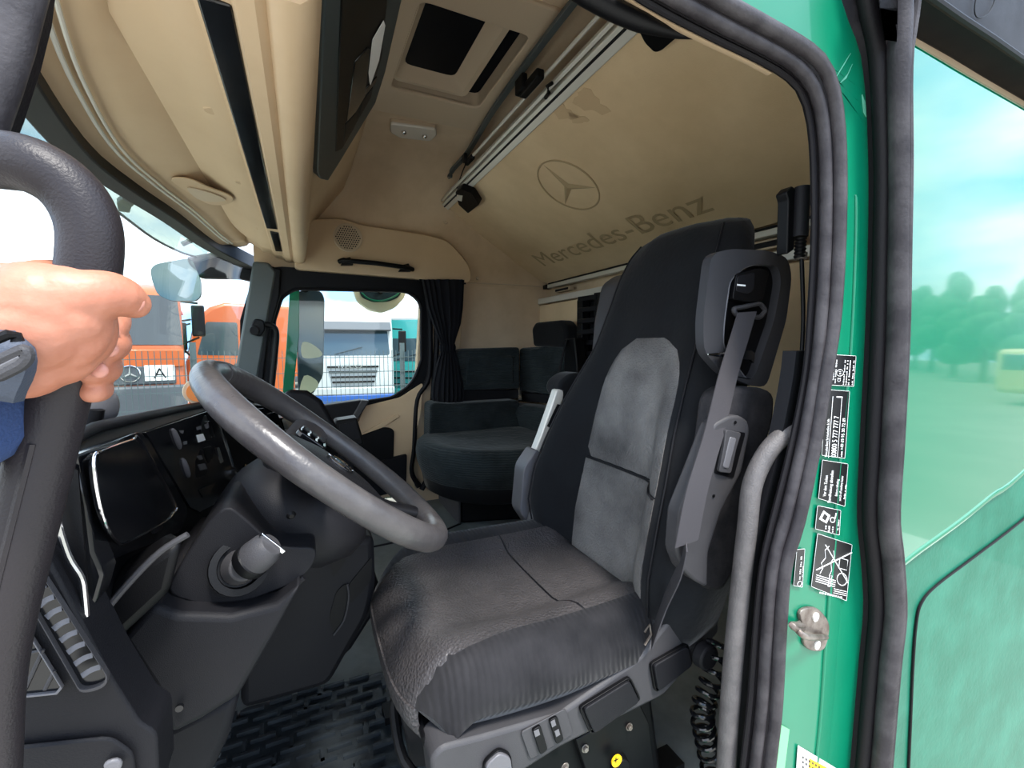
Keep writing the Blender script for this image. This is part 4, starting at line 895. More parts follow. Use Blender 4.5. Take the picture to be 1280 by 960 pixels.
# small objects on the dashboard
ph = thing('dash_display_unit', 'small black box-shaped display unit on a stalk before far door', 'device', P(430, 560, Y=1.7))
obj('housing', prism([P(u, v, Y=1.70) for u, v in ((413, 536), (420, 526), (446, 522), (453, 545), (455, 556), (425, 560))], (0, .08, 0)), blackp, ph, bevel=.006)
obj('display', prism([P(u, v, Y=1.695) for u, v in ((424, 531), (444, 527), (450, 548), (426, 553))], (0, .003, 0)), darkp, ph, bevel=.001)
obj('mount_arm', box(P(432, 572, Y=1.74), (.05, .04, .10)), darkp, ph, bevel=.004)
af = thing('round_badge', 'small round amber disc standing at the dash edge by the wheel', 'badge', P(248, 500, Y=1.02))
obj('disc', disc(P(247, 489, Y=1.02), (.35, -1, 0), .024, .006, 24), beige, af)
obj('amber_face', disc(P(247, 490, Y=1.014), (.35, -1, 0), .018, .003, 24), amber, af)
pd = thing('dash_sensor_pod', 'grey metallic rounded pod on the dash top behind black bar', 'device', P(125, 530, Y=.62))
a_ = P(100, 512, Y=.66); b__ = P(146, 506, Y=.70)
obj('pod_shell', loft([[a_.lerp(b__, t)+V(0, r_*math.cos(q)*.9, r_*math.sin(q)*.75) for q in lin(0, 2*math.pi, 19)[:-1]] for t, r_ in ((-.1, .010), (0, .020), (.3, .024), (.7, .024), (.93, .020), (1.0, .010))]), greyl, pd, ang=70)
obj('pod_foot', tube([a_+V(.012, 0, 0), a_+V(.0, 0, -.05)], .010, 10), blackp, pd)

# ================================================================== DRIVER-SIDE BODY
So = [(800, -60), (901, 0), (965, 35), (1010, 62), (1030, 82), (1042, 120), (1048, 200), (1047, 300), (1041, 400), (1029, 470), (1015, 560), (997, 650), (980, 705), (974, 790), (970, 880), (961, 960), (955, 1020)]
Si = [(715, -60), (801, 0), (885, 45), (945, 74), (985, 98), (1005, 125), (1015, 180), (1017, 290), (1012, 400), (1006, 470), (988, 560), (964, 655), (951, 715), (943, 800), (937, 880), (928, 960), (924, 1020)]
L2 = [(1020, -120), (1049, -10), (1062, 30), (1078, 80), (1086, 200), (1085, 300), (1081, 420), (1074, 560), (1071, 645), (1076, 701), (1079, 760), (1073, 830), (1062, 960), (1055, 1020)]
R2 = [(1150, -120), (1146, -10), (1141, 30), (1134, 80), (1134, 200), (1133, 300), (1131, 420), (1124, 560), (1119, 645), (1124, 694), (1128, 765), (1121, 830), (1110, 960), (1104, 1020)]
sm = lambda px, y, k=4: smooth_path([P(u, v, Y=y) for u, v in px], k)
def resamp(pts, n):
    d = [0]
    for a, b in zip(pts, pts[1:]): d.append(d[-1]+(b-a).length)
    out, j = [], 0
    for i in range(n):
        t = d[-1]*i/(n-1)
        while j < len(d)-2 and d[j+1] < t: j += 1
        out.append(pts[j].lerp(pts[j+1], (t-d[j])/max(1e-9, d[j+1]-d[j])))
    return out
wd = thing('wall_driver', None, 'w', (.9, .42, ZF)); del wd['label'], wd['category']; wd['kind'] = 'structure'
SoP, SiP = resamp(sm(So, .42), 60), resamp(sm(Si, .44), 60)
L2P, R2P = resamp(sm(L2, .42), 60), resamp(sm(R2, .37), 60)
def band(a, b, th, name, m, par, **k):
    n = len(a); t = V(th); return obj(name, loft([[a[i], b[i], b[i]+t, a[i]+t] for i in range(n)]), m, par, **k)
band(SoP, L2P, (0, .03, 0), 'door_jamb', green, wd, ang=60)
# soft raised bead along the jamb
band([a.lerp(b, .52)+V(0, -.004, 0) for a, b in zip(SoP, L2P)][18:], [a.lerp(b, .70)+V(0, -.001, 0) for a, b in zip(SoP, L2P)][18:], (0, .02, 0), 'jamb_bead', green, wd, bevel=.003, seg=3)
band(SiP, SoP, (0, .005, 0), 'jamb_flange', rubber2, wd)
# inner pillar lining and header lining (beige / grey carpet)
obj('pillar_lining', loft([[p+V(.0, .018, 0), p+V(.05, .018, 0), p+V(.07, .05, 0), p+V(-.0, .04, 0)] for p in SiP[30:]]), darkp, wd, ang=60)
obj('header_lining', loft([[p+V(0, .006, -.001), p+V(0, .006, .03), p+V(0, .04, .05), p+V(0, .014, .0)] for p in resamp(sm(Si, .45), 60)[:14]]), beige, wd, ang=60)
obj('side_shell', prism([V(.86, .46, .45), V(XR+.05, .46, .45), V(XR+.05, .46, ZF-.1), (.86, .46, ZF-.1)], (0, .04, 0)), beige_d, wd)
obj('sill_shell', box((.2, .47, ZF-.04), (1.4, .08, .08)), green, wd)
ds1 = thing('door_opening_seal', 'black double rubber seal around the driver door opening', 'seal', P(960, 960, Y=.42))
a1 = [p.lerp(q, .28)+V(0, -.008, 0) for p, q in zip(SiP, SoP)]; a2 = [p.lerp(q, .76)+V(0, -.010, 0) for p, q in zip(SiP, SoP)]
obj('seal_bead', tube(a1, .0085, 10), rubber, ds1); obj('seal_bead', tube(a2, .0095, 10), rubber, ds1)
obj('seal_lip', tube([p.lerp(q, .02) for p, q in zip(SiP, SoP)], .0045, 8), rubber2, ds1)
obj('seal_lip', tube([p.lerp(q, .52)+V(0, -.008, 0) for p, q in zip(SiP, SoP)], .004, 8), rubber2, ds1)
ds2 = thing('rear_door_seal', 'grey-black rubber seal strip between green jamb and outer panel', 'seal', P(1085, 960, Y=.40))
def mid(t, dy): return [p.lerp(q, t)+V(0, dy, 0) for p, q in zip(L2P, R2P)]
obj('seal_base', loft([[a, b, b+V(0, .03, 0), a+V(0, .03, 0)] for a, b in zip(mid(0, 0), mid(1, 0))]), rubber2, ds2)
obj('seal_bead', tube(mid(.26, -.006), .0115, 12), rubber2, ds2); obj('seal_bead', tube(mid(.72, -.006), .0145, 12), rubber, ds2)
obj('seal_lip', tube(mid(.97, -.004), .005, 8), rubber, ds2); obj('seal_lip', tube(mid(.50, -.002), .005, 8), rubber, ds2)
obj('seal_boot', loft([[P(u, v, Y=.375) for u, v in r] for r in (((1098, -60), (1150, -60), (1152, -40)), ((1100, 10), (1146, 10), (1150, 20)), ((1106, 50), (1138, 50), (1140, 55)))], caps=True), rubber2, ds2)
# outer side panel
cz_ = [(1127, 704), (1150, 686), (1200, 650), (1240, 618), (1280, 588), (1400, 470)]
crs = sm(cz_, .37)
up = [p for p in R2P if p.z > P(1124, 705, Y=.37).z]
outer = thing('outer_side_panel', 'glossy green outer cab side panel reflecting sky and trees', 'body panel', (1.2, .37, ZF))
up2 = [p for p in up if p.z < P(1140, 60, Y=.37).z]
tl = [P(u, v, Y=.37) for u, v in ((1141, 55), (1200, 90), (1280, 136), (1420, 215))]
obj('upper_panel', prism(tl+[V(2.6, .37, tl[-1].z), V(2.6, .37, crs[-1].z)]+crs[::-1]+up2[::-1], (0, .02, 0)), green_o, outer, bevel=.004)
tl2 = [V(p.x, .43, p.z+.075) for p in tl]
obj('roof_edge_panel', loft([[a, b, b+V(0, .02, 0), a+V(0, .02, 0)] for a, b in zip(tl+[V(2.6, .37, tl[-1].z)], tl2+[V(2.6, .43, tl2[-1].z)])]), green_o, outer)
lo_l = [p+V(0, .006, 0) for p in R2P if p.z <= P(1124, 705, Y=.37).z]
obj('lower_panel', prism([p+V(0, .008, 0) for p in crs]+[V(2.6, .378, crs[-1].z), V(2.6, .378, -1.8), V(.7, .378, -1.8)]+[p+V(0, .002, 0) for p in lo_l[::-1]], (0, .02, 0)), green_l, outer)
obj('crease_roll', tube([p+V(0, .010, -.004) for p in crs], .012, 12), green_o, outer)
lk = [(1133, 1020), (1138, 900), (1141, 830), (1145, 778), (1152, 752), (1172, 730), (1220, 694), (1280, 648), (1400, 550)]
lkp = sm(lk, .376)
obj('locker_door', prism(lkp+[V(2.4, .376, lkp[-1].z), V(2.4, .376, -1.7), V(lkp[0].x, .376, -1.7)], (0, .006, 0)), green_l, outer, bevel=.003, seg=3)
obj('locker_gap', tube([p+V(0, -.0005, 0) for p in lkp], .0022, 6), rubber2, outer)
0 and obj('lower_corner_trim', prism([P(u, v, Y=.365) for u, v in ((1262, 975), (1268, 955), (1285, 925), (1330, 860), (1330, 1000))], (0, .02, 0)), green_l, outer)
dfl = thing('side_deflector', 'dark grey plastic air deflector above the green side panel', 'deflector', P(1240, 20, Y=.40))
dq = [(1157, -8), (1200, 22), (1240, 48), (1280, 76), (1420, 170), (1420, -200), (1130, -160), (1150, -60)]
obj('deflector_body', prism([P(u, v, Y=.40) for u, v in dq], (0, .06, 0)), darkp, dfl, bevel=.006)
obj('deflector_edge', tube([P(u, v, Y=.395) for u, v in dq[:5]], .006, 8), blackp, dfl)
obj('clip_outline', tube(smooth_path([P(u, v, Y=.397) for u, v in ((1221, -8), (1218, 12), (1222, 22), (1234, 18), (1242, 4), (1244, -10))], 4), .0009, 6), blackp, dfl)
# scratches worn into the jamb paint
scm = mat('bare_scratch', s(90, 170, 142), .6)
for k, pxs in enumerate((((1046, 96), (1056, 80), (1064, 66), (1060, 72), (1050, 88)), ((1050, 104), (1060, 92), (1066, 80), (1058, 98)), ((1078, 118), (1082, 128), (1083, 146), (1080, 140)))):
    obj('scratch', prism([P(u, v, Y=.4188) for u, v in pxs], (0, .001, 0)), scm, wd, kind='stuff')

# ------------------------------------------------------------------ stickers
SY = .4165
def stickr(name, label, cs_, m=sticker, edge=True):
    c = [P(u, v, Y=SY) for u, v in cs_]           # TL TR BR BL in the picture
    t = thing(name, label, 'sticker', sum(c, V(0, 0, 0))/4)
    obj('backing', prism(rnd(c, .0015, 2), (0, .0012, 0)), m, t)
    if edge: obj('border', tube(rnd([q+V(0, -.0001, 0) for q in c], .0015, 2), .0003, 4, closed=True), white, t)
    xd, yd = (c[0]-c[3]), (c[0]-c[1])     # reading direction is upwards
    at = lambda a, b, e=.0006: c[2]+xd*a+yd*b+V(0, -e, 0)   # a along reading, b from bottom line (right) to top (left)
    return t, at, xd, yd
def put(t, at, xd, yd, body, a, b, h, wid, name='print'):
    """one line of print from a, baseline b, letter height h, squeezed to width wid (fractions)"""
    L = xd.length
    o = text(name, body, (0, 0, 0), (1, 0, 0), (0, 1, 0), 1, 0, white, t)
    vv = [v.co+ABS[t.name] for v in o.data.vertices]; x0, x1 = min(p.x for p in vv), max(p.x for p in vv); y1 = .72
    for v, p in zip(o.data.vertices, vv):
        v.co = at(a+wid*(p.x-x0)/(x1-x0), b+h*p.y/y1)-ABS[t.name]
def bars(t, at, rows, name='fine_print'):
    ms = []
    for (a0_, a1_, b, h) in rows:
        ms.append(([at(a0_, b), at(a1_, b), at(a1_, b+h), at(a0_, b+h)], [(0, 1, 2, 3)]))
    obj(name, join(*ms), white, t, kind='stuff', flat=True)
R3 = random.Random(4)
def fine(a0_, a1_, b, h, n):
    out_ = []; x = a0_; st_ = (a1_-a0_)/n
    for i in range(n):
        if R3.random() < .85: out_.append((x, x+st_*.62, b, h*(.6+.4*R3.random())))
        x += st_
    return out_
T1 = stickr('approval_sticker', 'black approval sticker with circled mark, topmost on green jamb', ((1037, 443), (1070, 445), (1067, 483), (1034, 481)))
t, at, xd, yd = T1
bars(t, at, sum([fine(.05, .9, b, .05, 16) for b in (.06, .20, .30, .40, .72, .80, .90)], []))
cr0 = at(.45, .58)
obj('mark_circle', tube([cr0+xd*(.11*math.cos(q))+yd*(.13*math.sin(q)) for q in lin(0, 2*math.pi, 21)[:-1]], .0004, 4, closed=True), white, t)
put(t, at, xd, yd, 'e1', .40, .54, .10, .10)
put(t, at, xd, yd, 'CE', .15, .54, .12, .14)
T2 = stickr('hotline_sticker', 'tall black sticker with large white phone numbers', ((1033, 487), (1062, 489), (1056, 573), (1027, 569)))
t, at, xd, yd = T2
put(t, at, xd, yd, 'Mercedes-Benz Servicehotline & 24h', .04, .80, .11, .58)
put(t, at, xd, yd, '00800 5 777 777 7', .03, .42, .22, .64)
put(t, at, xd, yd, '+49 69 95 30 72 89', .14, .12, .14, .50); bars(t, at, fine(.03, .12, .14, .07, 4))
bars(t, at, [(.02, .97, .73, .018), (.02, .97, .34, .018)])
bars(t, at, fine(.955, .985, .32, .38, 1))
T3 = stickr('refuelling_sticker', 'black sticker with four lines of white refuelling warning', ((1028, 575), (1060, 580), (1056, 633), (1023, 623)))
t, at, xd, yd = T3
put(t, at, xd, yd, 'Vor dem Tanken', .22, .80, .12, .55); put(t, at, xd, yd, 'Standheizung abstellen', .06, .60, .12, .86)
put(t, at, xd, yd, 'Before refueling', .26, .36, .10, .45); put(t, at, xd, yd, 'switch off auxiliary heater', .14, .20, .10, .68)
bars(t, at, fine(.2, .6, .05, .05, 10))
T4 = stickr('belt_pictogram_sticker', 'small square black sticker with white tilted cap pictogram', ((1022, 632), (1051, 638), (1049, 669), (1019, 661)))
t, at, xd, yd = T4
obj('pictogram', ring([at(.55, .95), at(.95, .80), at(.80, .50), at(.42, .62)], [at(.60, .84), at(.84, .76), at(.74, .60), at(.52, .68)], (0, -.0003, 0)), white, t)
rc = at(.62, .38)
obj('pictogram_ring', tube([rc+xd*(.11*math.cos(q))+yd*(.10*math.sin(q)) for q in lin(0, 2*math.pi, 17)[:-1]], .0007, 4, closed=True), white, t)
bars(t, at, fine(.08, .36, .6, .08, 3)+fine(.08, .36, .45, .08, 4)+fine(.08, .36, .3, .06, 3)+fine(.15, .7, .08, .06, 9))
obj('pictogram_bar', prism([at(.70, .30), at(.95, .28), at(.95, .24), at(.70, .26)], (0, -.0003, 0)), white, t)
T5 = stickr('crossed_out_diagram_sticker', 'largest black sticker with crossed-out white line diagram', ((1022, 667), (1065, 681), (1058, 751), (1014, 733)))
t, at, xd, yd = T5
def ln_(pts, r=.0005, name='diagram_line'): obj(name, tube([at(a, b) for a, b in pts], r, 4), white, t)
ln_(((.45, .97), (.97, .03)), .0010, 'cross_stroke'); ln_(((.96, .80), (.36, .03)), .0010, 'cross_stroke')
for a in (.24, .28, .32, .36): ln_(((a, .95), (a-.02, .40)), .0006)
for a in (.10, .14, .18): ln_(((a, .42), (a, .05)), .0005)
ln_(((.40, .86), (.52, .80), (.60, .86), (.72, .76), (.86, .80), (.96, .70))); ln_(((.40, .60), (.52, .55), (.66, .60), (.78, .52), (.90, .56)))
rc = at(.40, .22); obj('diagram_loop', tube([rc+xd*(.12*math.cos(q))+yd*(.15*math.sin(q)) for q in lin(0, 2*math.pi, 17)[:-1]], .0006, 4, closed=True), white, t)
ln_(((.60, .36), (.80, .36), (.80, .12), (.60, .12), (.60, .36))); ln_(((.20, .60), (.42, .58), (.42, .52), (.20, .54), (.20, .60)))
bars(t, at, fine(.04, .075, .15, .6, 1)+[(.03, .06, .2+.07*i, .045) for i in range(9)])
T6 = stickr('narrow_service_sticker', 'narrow black sticker left of the crossed-out diagram', ((996, 687), (1006, 686), (1003, 734), (992, 732)))
t, at, xd, yd = T6
rc = at(.12, .45); obj('mark_circle', tube([rc+xd*(.07*math.cos(q))+yd*(.26*math.sin(q)) for q in lin(0, 2*math.pi, 17)[:-1]], .0005, 4, closed=True), white, t)
bars(t, at, fine(.24, .9, .42, .2, 13)+fine(.3, .62, .16, .08, 8))
T7 = stickr('yellow_label', 'white and yellow label low on the green jamb', ((998, 932), (1048, 962), (1044, 1010), (994, 990)), m=white, edge=False)
t, at, xd, yd = T7
obj('yellow_field', prism([P(u, v, Y=SY-.0004) for u, v in ((1012, 948), (1046, 966), (1043, 1006), (1008, 990))], (0, -.0003, 0)), yellow, t)
obj('fine_print', join(*[([P(1003+k*4, 939+k*2.4+j*6, Y=SY-.0008), P(1005+k*4, 940+k*2.4+j*6, Y=SY-.0008), P(1005+k*4, 943+k*2.4+j*6, Y=SY-.0008), P(1003+k*4, 942+k*2.4+j*6, Y=SY-.0008)], [(0, 1, 2, 3)]) for k in range(10) for j in range(1, 7)]), sticker, t, kind='stuff', flat=True)
T8 = obj('pale_green_label', prism([P(u, v, Y=SY) for u, v in ((975, 905), (987, 912), (976, 1000), (962, 1000))], (0, .001, 0)), mat('pale_green', s(110, 190, 130), .5), cat='sticker', label='pale green transparent label at the bottom edge of jamb')

# ------------------------------------------------------------------ door striker
sk = thing('door_striker', 'worn steel door striker bolted to the green jamb', 'door striker', P(1015, 790, Y=.418))
pp = [(1000, 768), (1010, 760), (1024, 762), (1036, 778), (1036, 795), (1030, 812), (1016, 814), (1006, 806), (1006, 790)]
obj('base_plate', prism(smooth_path([P(u, v, Y=.414) for u, v in pp], 3, True), (0, .006, 0)), steel, sk, bevel=.0015)
for u, v in ((1019, 771), (1021, 806)): obj('rivet', lathe(P(u, v, Y=.414), (0, -1, 0), [(.0075, 0), (.0075, .002), (.005, .0025), (.0045, .001), (.001, .001)], 18), alu, sk)
s0, s1, s2, s3 = P(1004, 782, Y=.412), P(990, 781, Y=.385), P(1008, 796, Y=.375), P(1032, 796, Y=.410)
obj('striker_loop', tube(smooth_path([s0, s1, s1.lerp(s2, .3)+V(-.002, -.002, 0), s2, s3], 4), lambda i: .0045, 10), steel, sk)
obj('loop_web', prism([P(1000, 775, Y=.41), P(989, 779, Y=.386), P(996, 787, Y=.383), P(1008, 788, Y=.41)], (0, .003, -.004)), steel, sk, bevel=.001)

# ------------------------------------------------------------------ handles at the entrance
rg = thing('entry_grab_bar', 'grey painted bent grab bar in front of the rear door pillar', 'handle', P(908, 1000, Y=.47))
obj('bar', tube(smooth_path([P(u, v, Y=y) for u, v, y in ((1006, 537, .46), (992, 540, .46), (974, 549, .465), (955, 572, .47), (940, 608, .47), (934, 660, .47), (925, 740, .47), (917, 820, .47), (911, 900, .47), (905, 1010, .47))], 6), .0148, 16), barm, rg)
obj('foot_pad', prism(rnd([P(u, v, Y=.458) for u, v in ((990, 532), (1003, 530), (1003, 555), (992, 553))], .004, 2), (0, .02, 0)), barm, rg, bevel=.003)
ob = thing('overhead_grab_handle', 'black tapered handle above the driver door opening', 'handle', P(800, 30, Y=.47))
obj('grip', tube(smooth_path([P(u, v, Y=.47) for u, v in ((690, -35), (730, -8), (770, 14), (810, 30), (850, 42), (888, 47))], 5), lambda i: max(.002, .012-.011*max(0, (i-14)/11)), 10), blackp, ob)
cyl = thing('window_strap_tube', 'black tube and corrugated sleeve beside the upper rear pillar', 'fitting', P(998, 300, Y=.50))
obj('tube_body', tube([P(1003, 234, Y=.50), P(1000, 296, Y=.50)], .0125, 16), darkp, cyl)
obj('tube_flange', prism(rnd([P(u, v, Y=.505) for u, v in ((983, 240), (990, 232), (995, 236), (993, 312), (984, 318), (986, 250))], .003, 2), (0, .02, 0)), blackp, cyl, bevel=.002)
obj('corrugated_sleeve', lathe(P(1001, 298, Y=.50), (-.02, 0, -1), sum([[(.0095, i*.006), (.0075, i*.006+.003)] for i in range(6)], []), 14), blackp, cyl)
obj('steel_collar', tube([P(1002, 316, Y=.50), P(1001, 324, Y=.50)], .009, 12), steel, cyl)
obj('cable', tube(smooth_path([P(u, v, Y=.50) for u, v in ((1002, 322), (1004, 400), (1000, 470), (992, 560), (978, 660), (966, 760), (955, 860), (946, 980))], 5), .0035, 8), blackp, cyl)
# driver-side windscreen pillar at the left edge
ap = thing('driver_windscreen_pillar', 'black pillar trim at the upper left beside the windscreen', 'trim panel', P(10, 60, Y=.42))
obj('pillar_core', prism([P(u, v, Y=.42) for u, v in ((-80, -80), (50, -80), (40, 0), (25, 60), (2, 130), (-30, 210), (-80, 330))], (0, .03, 0)), rubber2, ap, bevel=.004)
obj('pillar_bead', tube([P(u, v, Y=.415) for u, v in ((46, -60), (30, 0), (16, 55), (0, 105), (-30, 190))], .0105, 12), rubber, ap)
gl = thing('entry_grip_bar', 'thick textured black grip bar held by the hand', 'handle', P(5, 900, Y=.36))
gp = [(-60, 196, .37), (0, 200, .365), (45, 209, .36), (88, 238, .36), (111, 280, .36), (112, 330, .36), (100, 400, .36), (77, 475, .36), (56, 555, .36), (32, 650, .36), (12, 730, .36), (-4, 800, .36), (-14, 870, .36), (-18, 960, .36), (-20, 1040, .36)]
obj('bar', tube(smooth_path([P(u, v, Y=y) for u, v, y in gp], 6), .0158, 20), grip, gl)
obj('bar_ridge', tube(smooth_path([P(u-16, v, Y=y-.015) for u, v, y in gp[8:]], 6), .0022, 6), grip, gl)

# ------------------------------------------------------------------ the hand on the bar
man = thing('person', 'hand gripping the textured black bar, with dark blue sleeve cuff', 'person', P(20, 430, Y=.32))
def limb(pts, k=5):
    """tapered tube through (u, v, Y, radius) with a rounded tip"""
    ce = smooth_path([P(u, v, Y=y) for u, v, y, r in pts], k); n = len(ce)
    rad_ = lambda i: (lambda q: pts[int(q)][3]*(1-q+int(q))+pts[min(int(q)+1, len(pts)-1)][3]*(q-int(q)))(min(i/k, len(pts)-1))
    tip = rad_(n-1); d_ = (ce[-1]-ce[-2]).normalized()
    return join(tube(ce, rad_, 16), ball(ce[-1], tip*1.0, 14, 10), ball(ce[0], rad_(0), 14, 10))
def flat_ball(u, v, y, a, b, c): return ball(P(u, v, Y=y), (a, b, c), 20, 14)
hm = join(
    limb([(-110, 425, .325, .030), (-60, 423, .325, .029), (-10, 418, .322, .029), (30, 411, .320, .028), (62, 404, .318, .024), (84, 398, .318, .018)]),
    flat_ball(14, 415, .324, .032, .022, .036), flat_ball(58, 400, .322, .028, .018, .030), flat_ball(94, 408, .330, .019, .016, .024), flat_ball(62, 438, .328, .022, .016, .020), flat_ball(20, 455, .332, .022, .015, .017),
    # thumb, crossing the bar towards the windscreen
    limb([(50, 385, .318, .024), (84, 374, .316, .0185), (112, 370, .316, .0140), (135, 368, .320, .0128), (152, 372, .325, .0118), (166, 379, .330, .0090)]),
    # four fingers: from the knuckles round the far side of the bar, tips showing again at its right edge
    limb([(22, 366, .345, .015), (62, 350, .372, .0125), (100, 356, .392, .0110), (128, 376, .392, .0104), (140, 398, .376, .0100), (138, 410, .362, .0090)]),
    limb([(22, 392, .350, .015), (62, 398, .392, .0120), (104, 408, .402, .0108), (134, 418, .390, .0104), (141, 430, .368, .0098), (133, 436, .352, .0086)]),
    limb([(20, 420, .352, .015), (60, 436, .392, .0120), (98, 446, .402, .0106), (124, 452, .388, .0104), (128, 461, .366, .0100), (116, 462, .350, .0088)]),
    limb([(12, 445, .350, .013), (40, 470, .380, .0115), (76, 484, .398, .0096), (106, 484, .392, .0090), (122, 486, .374, .0084), (116, 489, .356, .0074)]))
hand = obj('hand', hm, skin, man)
rmod = hand.modifiers.new('r', 'REMESH'); rmod.mode = 'VOXEL'; rmod.voxel_size = .0014; rmod.use_smooth_shade = True
smm = hand.modifiers.new('sm', 'SMOOTH'); smm.factor = .5; smm.iterations = 9
obj('thumb_nail', ball(P(167, 377, Y=.3235), (.0052, .0030, .0060), 12, 8), nailm, man)
for u, v, y in ((139, 415, .3535), (137, 437, .3445), (124, 463, .3415)): obj('finger_nail', ball(P(u, v, Y=y), (.0044, .0028, .0046), 12, 8), nailm, man)
a_, b_ = P(-60, 425, Y=.325), P(6, 425, Y=.325)
def wring(u, v, y, r, rz, n=20):
    c = P(u, v, Y=y); return [c+V(.25*math.cos(t)*r, math.cos(t)*r, math.sin(t)*rz) for t in lin(0, 2*math.pi, n+1)[:-1]]
obj('sleeve', loft([wring(-140, 470, .335, .048, .060), wring(-60, 476, .335, .044, .054), wring(-14, 482, .335, .040, .042), wring(4, 490, .335, .030, .028)]), denim, man, ang=80)
wt = thing('wrist_watch', 'grey-blue woven watch strap with dark metal buckle', 'watch', P(0, 450, Y=.30))
srows = []
for k in range(9):                       # woven band curving over the back of the wrist
    t = k/8; v = 400+t*104; bulge = math.sin(math.pi*t)
    a_s, b_s = P(-70, v-14, Y=.300-.014*bulge), P(10+20*math.sin(math.pi*min(1, t*1.05))+6*t, v, Y=.300-.014*bulge)
    srows.append([a_s, b_s, b_s+V(0, .010, 0), a_s+V(0, .010, 0)])
obj('strap', loft(srows), strapm, wt, ang=60)
bk = [P(u, v, Y=.276) for u, v in ((-12, 456), (22, 440), (32, 436), (36, 446), (28, 456), (-8, 474))]
obj('buckle', tube(rnd(bk, .004, 3), .0026, 8, closed=True), greyp, wt)
obj('buckle_bar', tube([P(-12, 466, Y=.277), P(28, 446, Y=.277)], .003, 8), greyl, wt)
obj('keeper', tube([P(-5, 424, Y=.279), P(10, 418, Y=.279), P(20, 420, Y=.281), P(22, 427, Y=.281)], .0024, 8), blackp, wt)

# ================================================================== OUTSIDE
GZ = -2.25
# exterior mirrors on the passenger side
fm_ = thing('front_mirror', 'square convex front mirror on an arm outside the windscreen', 'mirror', P(250, 330, Y=2.75))
mo = [(187, 336), (194, 330), (232, 323), (240, 325), (250, 350), (250, 370), (244, 376), (212, 376), (196, 368), (189, 350)]
obj('mirror_housing', prism(rnd([P(u, v, Y=2.75) for u, v in mo], .02, 3), (0, .05, 0)), blackp, fm_, bevel=.015)
obj('mirror_glass', prism(rnd([P(u+.8, v, Y=2.742) for u, v in mo], .02, 3), (0, .004, 0)), mirror_m, fm_)
obj('arm', prism(rnd([P(u, v, Y=2.76) for u, v in ((232, 322), (278, 315), (314, 326), (316, 352), (300, 348), (248, 347))], .02, 3), (0, .06, 0)), rubber2, fm_, bevel=.015)
obj('arm_cap', prism([P(u, v, Y=2.755) for u, v in ((232, 321), (270, 314), (277, 320), (240, 330))], (0, .07, 0)), greyl, fm_, bevel=.01)
sm_ = thing('side_mirror', 'tall double exterior mirror with green edge outside the far window', 'mirror', P(385, 500, Y=2.85))
obj('mirror_housing', prism(rnd([P(u, v, Y=2.82) for u, v in ((372, 364), (386, 361), (402, 364), (406, 374), (404, 470), (392, 492), (376, 497), (372, 480))], .02, 3), (0, .09, 0)), dglass, sm_, bevel=.02, label='glass-like dark mirror housing')
obj('green_edge', prism([P(u, v, Y=2.815) for u, v in ((362, 364), (374, 362), (374, 420), (366, 492), (353, 494), (358, 430))], (0, .05, 0)), green, sm_, bevel=.004)
obj('main_glass', prism(rnd([P(u, v, Y=2.81) for u, v in ((384, 364), (401, 366), (403, 376), (402, 440), (380, 440))], .015, 3), (0, .004, 0)), dglass, sm_)
obj('wide_glass', prism(smooth_path([P(u, v, Y=2.80) for u, v in ((378, 428), (390, 430), (402, 440), (400, 446), (384, 448), (377, 444))], 3, True), (0, .01, 0)), mat('mirror_rear', s(214, 208, 178), .5), sm_)
obj('wide_glass', prism(smooth_path([P(u, v, Y=2.80) for u, v in ((380, 470), (394, 474), (398, 482), (390, 490), (374, 496))], 3, True), (0, .01, 0)), MATS['mirror_rear'], sm_)
obj('mirror_arm', tube([P(384, 364, Y=2.86), P(372, 352, Y=2.70), P(360, 345, Y=2.58)], .02, 8), blackp, sm_)
obj('mirror_arm', tube([P(380, 494, Y=2.86), P(372, 508, Y=2.70), P(360, 514, Y=2.60)], .02, 8), blackp, sm_)
rm = thing('ramp_mirror', 'half-round kerb mirror hanging above the far window', 'mirror', P(475, 375, Y=2.72))
rmo = [(441, 360), (508, 361), (506, 372), (494, 385), (478, 391), (462, 388), (446, 376)]
obj('mirror_shell', prism(rnd([P(u, v, Y=2.72) for u, v in rmo], .02, 3), (0, .05, 0)), MATS['mirror_rear'], rm, bevel=.015)
obj('mirror_glass', prism(rnd([P(u, v, Y=2.715) for u, v in ((448, 362), (503, 363), (498, 372), (486, 377), (466, 378), (452, 372))], .02, 3), (0, .005, 0)), dglass, rm)
obj('green_rim', tube(smooth_path([P(u, v, Y=2.712) for u, v in ((452, 366), (462, 374), (478, 376), (494, 370), (500, 364))], 4), .006, 6), green, rm)
obj('mirror_bracket', tube([P(475, 368, Y=2.74), P(475, 352, Y=2.66), P(475, 345, Y=2.58)], .018, 8), blackp, rm)
